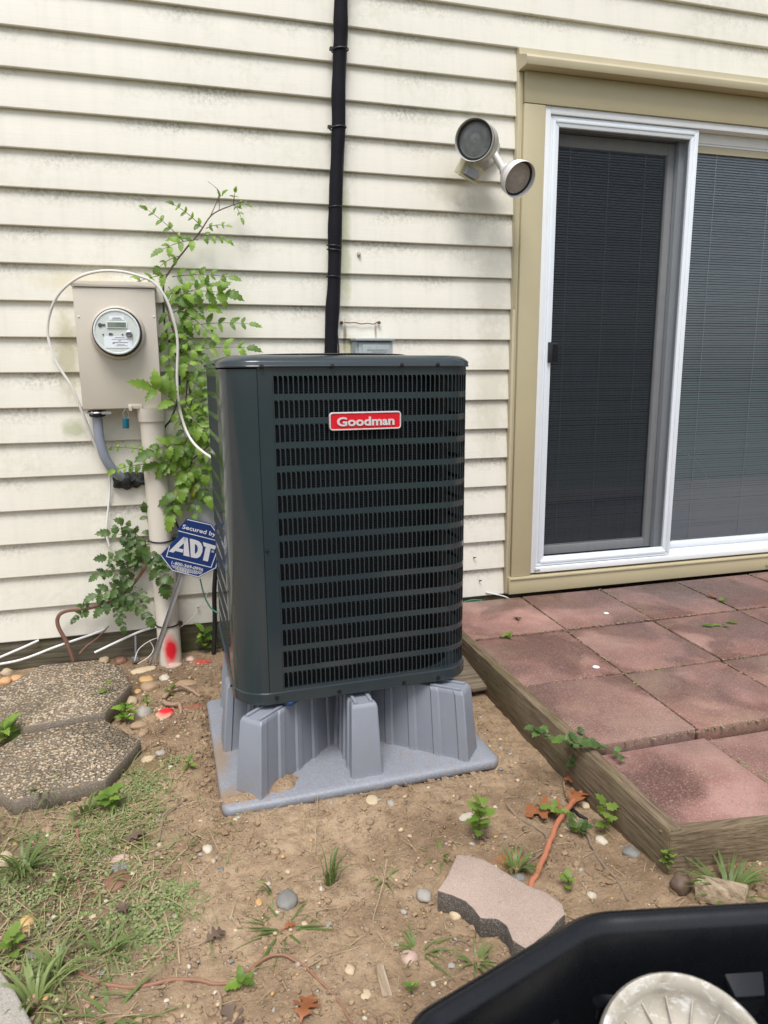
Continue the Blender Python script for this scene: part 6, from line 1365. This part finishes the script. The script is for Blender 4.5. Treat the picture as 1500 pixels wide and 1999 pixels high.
# ================================================================== BLACK TUB with cream plastic pedestal
ZR = 0.36
def tz(px, py, z=ZR):
    v = on_level(px, py, z); return Vector((v.x, v.y))
c0 = tz(812, 2000); c1_ = tz(842, 1957); c2_ = tz(1148, 1776); c3_ = tz(1530, 1754)
e1 = (c2_-c1_).normalized(); e2_ = (c3_-c2_).normalized()
ctr = Vector((0.62, -2.72))
V0 = c1_-e1*0.035
poly = [V0, c2_, c2_+e2_*0.62, c2_+e2_*0.80+Vector((0.03, -0.2)), c2_+e2_*0.80+Vector((0.0, -0.52)), c2_+e2_*0.62+Vector((-0.08, -0.72)), c2_+Vector((-0.05, -0.78)), V0+Vector((0.02, -0.48)), V0+Vector((-0.03, -0.16))]
def rounded(poly, r, n=6):
    out = []; N = len(poly)
    for i in range(N):
        p_, a, b = poly[i], poly[i-1], poly[(i+1) % N]; u = (a-p_).normalized(); v = (b-p_).normalized(); rr = min(r, (a-p_).length*0.45, (b-p_).length*0.45)
        for k in range(n+1):
            t = k/n; out.append((p_+u*rr)*(1-t)**2+p_*2*t*(1-t)+(p_+v*rr)*t*t)
    return out
RP = rounded(poly, 0.034)[::-1]
cen = sum(RP, Vector((0, 0)))/len(RP)
def tring(off, z):
    out = []; n = len(RP)
    for i in range(n):
        t = (RP[(i+1) % n]-RP[i-1]).normalized(); nr = Vector((-t.y, t.x)); 
        if nr.dot(RP[i]-cen) < 0: nr = -nr
        q = RP[i]+nr*off; out.append(Vector((q.x, q.y, z)))
    return out
def tscale(f, z): return [Vector((cen.x+(q.x-cen.x)*f, cen.y+(q.y-cen.y)*f, z)) for q in RP]
tub = thing('plastic_tub', 'large black plastic tub with rounded rim and damp glossy inside', 'tub', (cen.x, cen.y, -0.13))
mb = MB(); mb.loft([tscale(0.80, -0.135), tscale(0.86, 0.0), tring(-0.022, ZR-0.05), tring(-0.020, ZR-0.028), tring(0.0, ZR-0.026), tring(0.004, ZR-0.018), tring(0.002, ZR-0.005), tring(-0.006, ZR), tring(-0.014, ZR-0.001), tring(-0.020, ZR-0.006), tring(-0.026, ZR-0.016), tring(-0.034, ZR-0.06), tscale(0.80, 0.02), tscale(0.76, -0.10), tscale(0.40, -0.112)], cap0=True, cap1=True)
obj('tub_shell', mb, TUB, tub, smooth=55)
# broad ribs pressed into the inner wall
def tub_edge(px, py, A, B):
    d = (B-A).normalized(); nr = Vector((-d.y, d.x)); nr = -nr if nr.dot(cen-A) < 0 else nr
    reach = (cen-A).dot(nr)
    best = None
    for i in range(150):
        z = 0.30-i*0.002; P = on_level(px, py, z); w = (Vector((P.x, P.y))-A).dot(nr)
        want = 0.034+(0.30-z)/0.28*(0.20*reach-0.034)
        if best is None or abs(w-want) < best[0]: best = (abs(w-want), z, P, want)
    return best[1], best[2], Vector((nr.x, nr.y, 0)), Vector((d.x, d.y, 0)), (0.20*reach-0.034)/0.28
for (xa, ya), (xb, yb), A, B in (((1022, 1972), (1084, 1928), c1_, c2_), ((1126, 1900), (1200, 1878), c1_, c2_), ((1256, 1874), (1345, 1870), c2_, c3_), ((1402, 1872), (1500, 1870), c2_, c3_)):
    za, Pa, nr, d, sl__ = tub_edge(xa, ya, A, B); zb2, Pb, _, _, _ = tub_edge(xb, yb, A, B)
    zt = (za+zb2)/2; L = (Pb-Pa).dot(d); o_ = Pa-nr*0.010+nr*((za-zt)*sl__); o_.z = 0
    def wp(s, dn, out): return o_+d*s+nr*(0.010+out+dn*sl__)+Vector((0, 0, zt-dn))
    mb = MB(); D_ = 0.14
    mb.add([wp(0, 0, -0.01), wp(L, 0, -0.01), wp(L-0.012, 0.036, 0.022), wp(0.012, 0.036, 0.022), wp(0.012, 0.075, 0.006), wp(L-0.012, 0.075, 0.006), wp(0, D_, -0.01), wp(L, D_, -0.01)], [(0,1,2,3), (3,2,5,4), (0,3,4,6), (2,1,7,5)])
    obj('pressed_rib', mb, TUB, tub, smooth=70, bevel=0.004, seg=3)
dep = 0.80; rc = ray(1342, 2094); pcn = CAM+rc*(dep/rc.dot(fwd)); pr0 = 172*dep/F_PX
ped = thing('plastic_pedestal', 'worn cream round plastic pedestal with radial ribs leaning inside the black tub', 'pedestal', (pcn.x, pcn.y, -0.11))
ax_ = ((CAM-pcn).normalized()+Vector((0, 0, 0.75))).normalized(); PMt = frame(pcn, (1, 0, 0), ax_)
mb = MB(); mb.lathe([(pr0*0.40, -0.36), (pr0*0.50, -0.22), (pr0*0.62, -0.06), (pr0*0.86, -0.035), (pr0*0.97, -0.018), (pr0, 0.0), (pr0*0.985, 0.014), (pr0*0.93, 0.024), (pr0*0.86, 0.022), (pr0*0.80, 0.010), (pr0*0.775, -0.006), (pr0*0.55, -0.022), (pr0*0.22, -0.024), (0.0001, -0.024)], 72, PMt, cap0=True); obj('body', mb, CREAMP, ped, smooth=60)
for k in range(16):
    a = k*2*math.pi/16+0.1; mb = MB(); M = PMt @ Matrix.Rotation(a, 4, 'Z')
    mb.add([M @ Vector(v) for v in ((pr0*0.25, -0.0012, -0.0235), (pr0*0.785, -0.0016, -0.006), (pr0*0.785, -0.0006, -0.001), (pr0*0.25, -0.0005, -0.020), (pr0*0.25, 0.0012, -0.0235), (pr0*0.785, 0.0016, -0.006), (pr0*0.785, 0.0006, -0.001), (pr0*0.25, 0.0005, -0.020))], [(0,1,2,3), (7,6,5,4), (3,2,6,7), (0,3,7,4)])
    obj('rib', mb, CREAMP, ped, smooth=0)
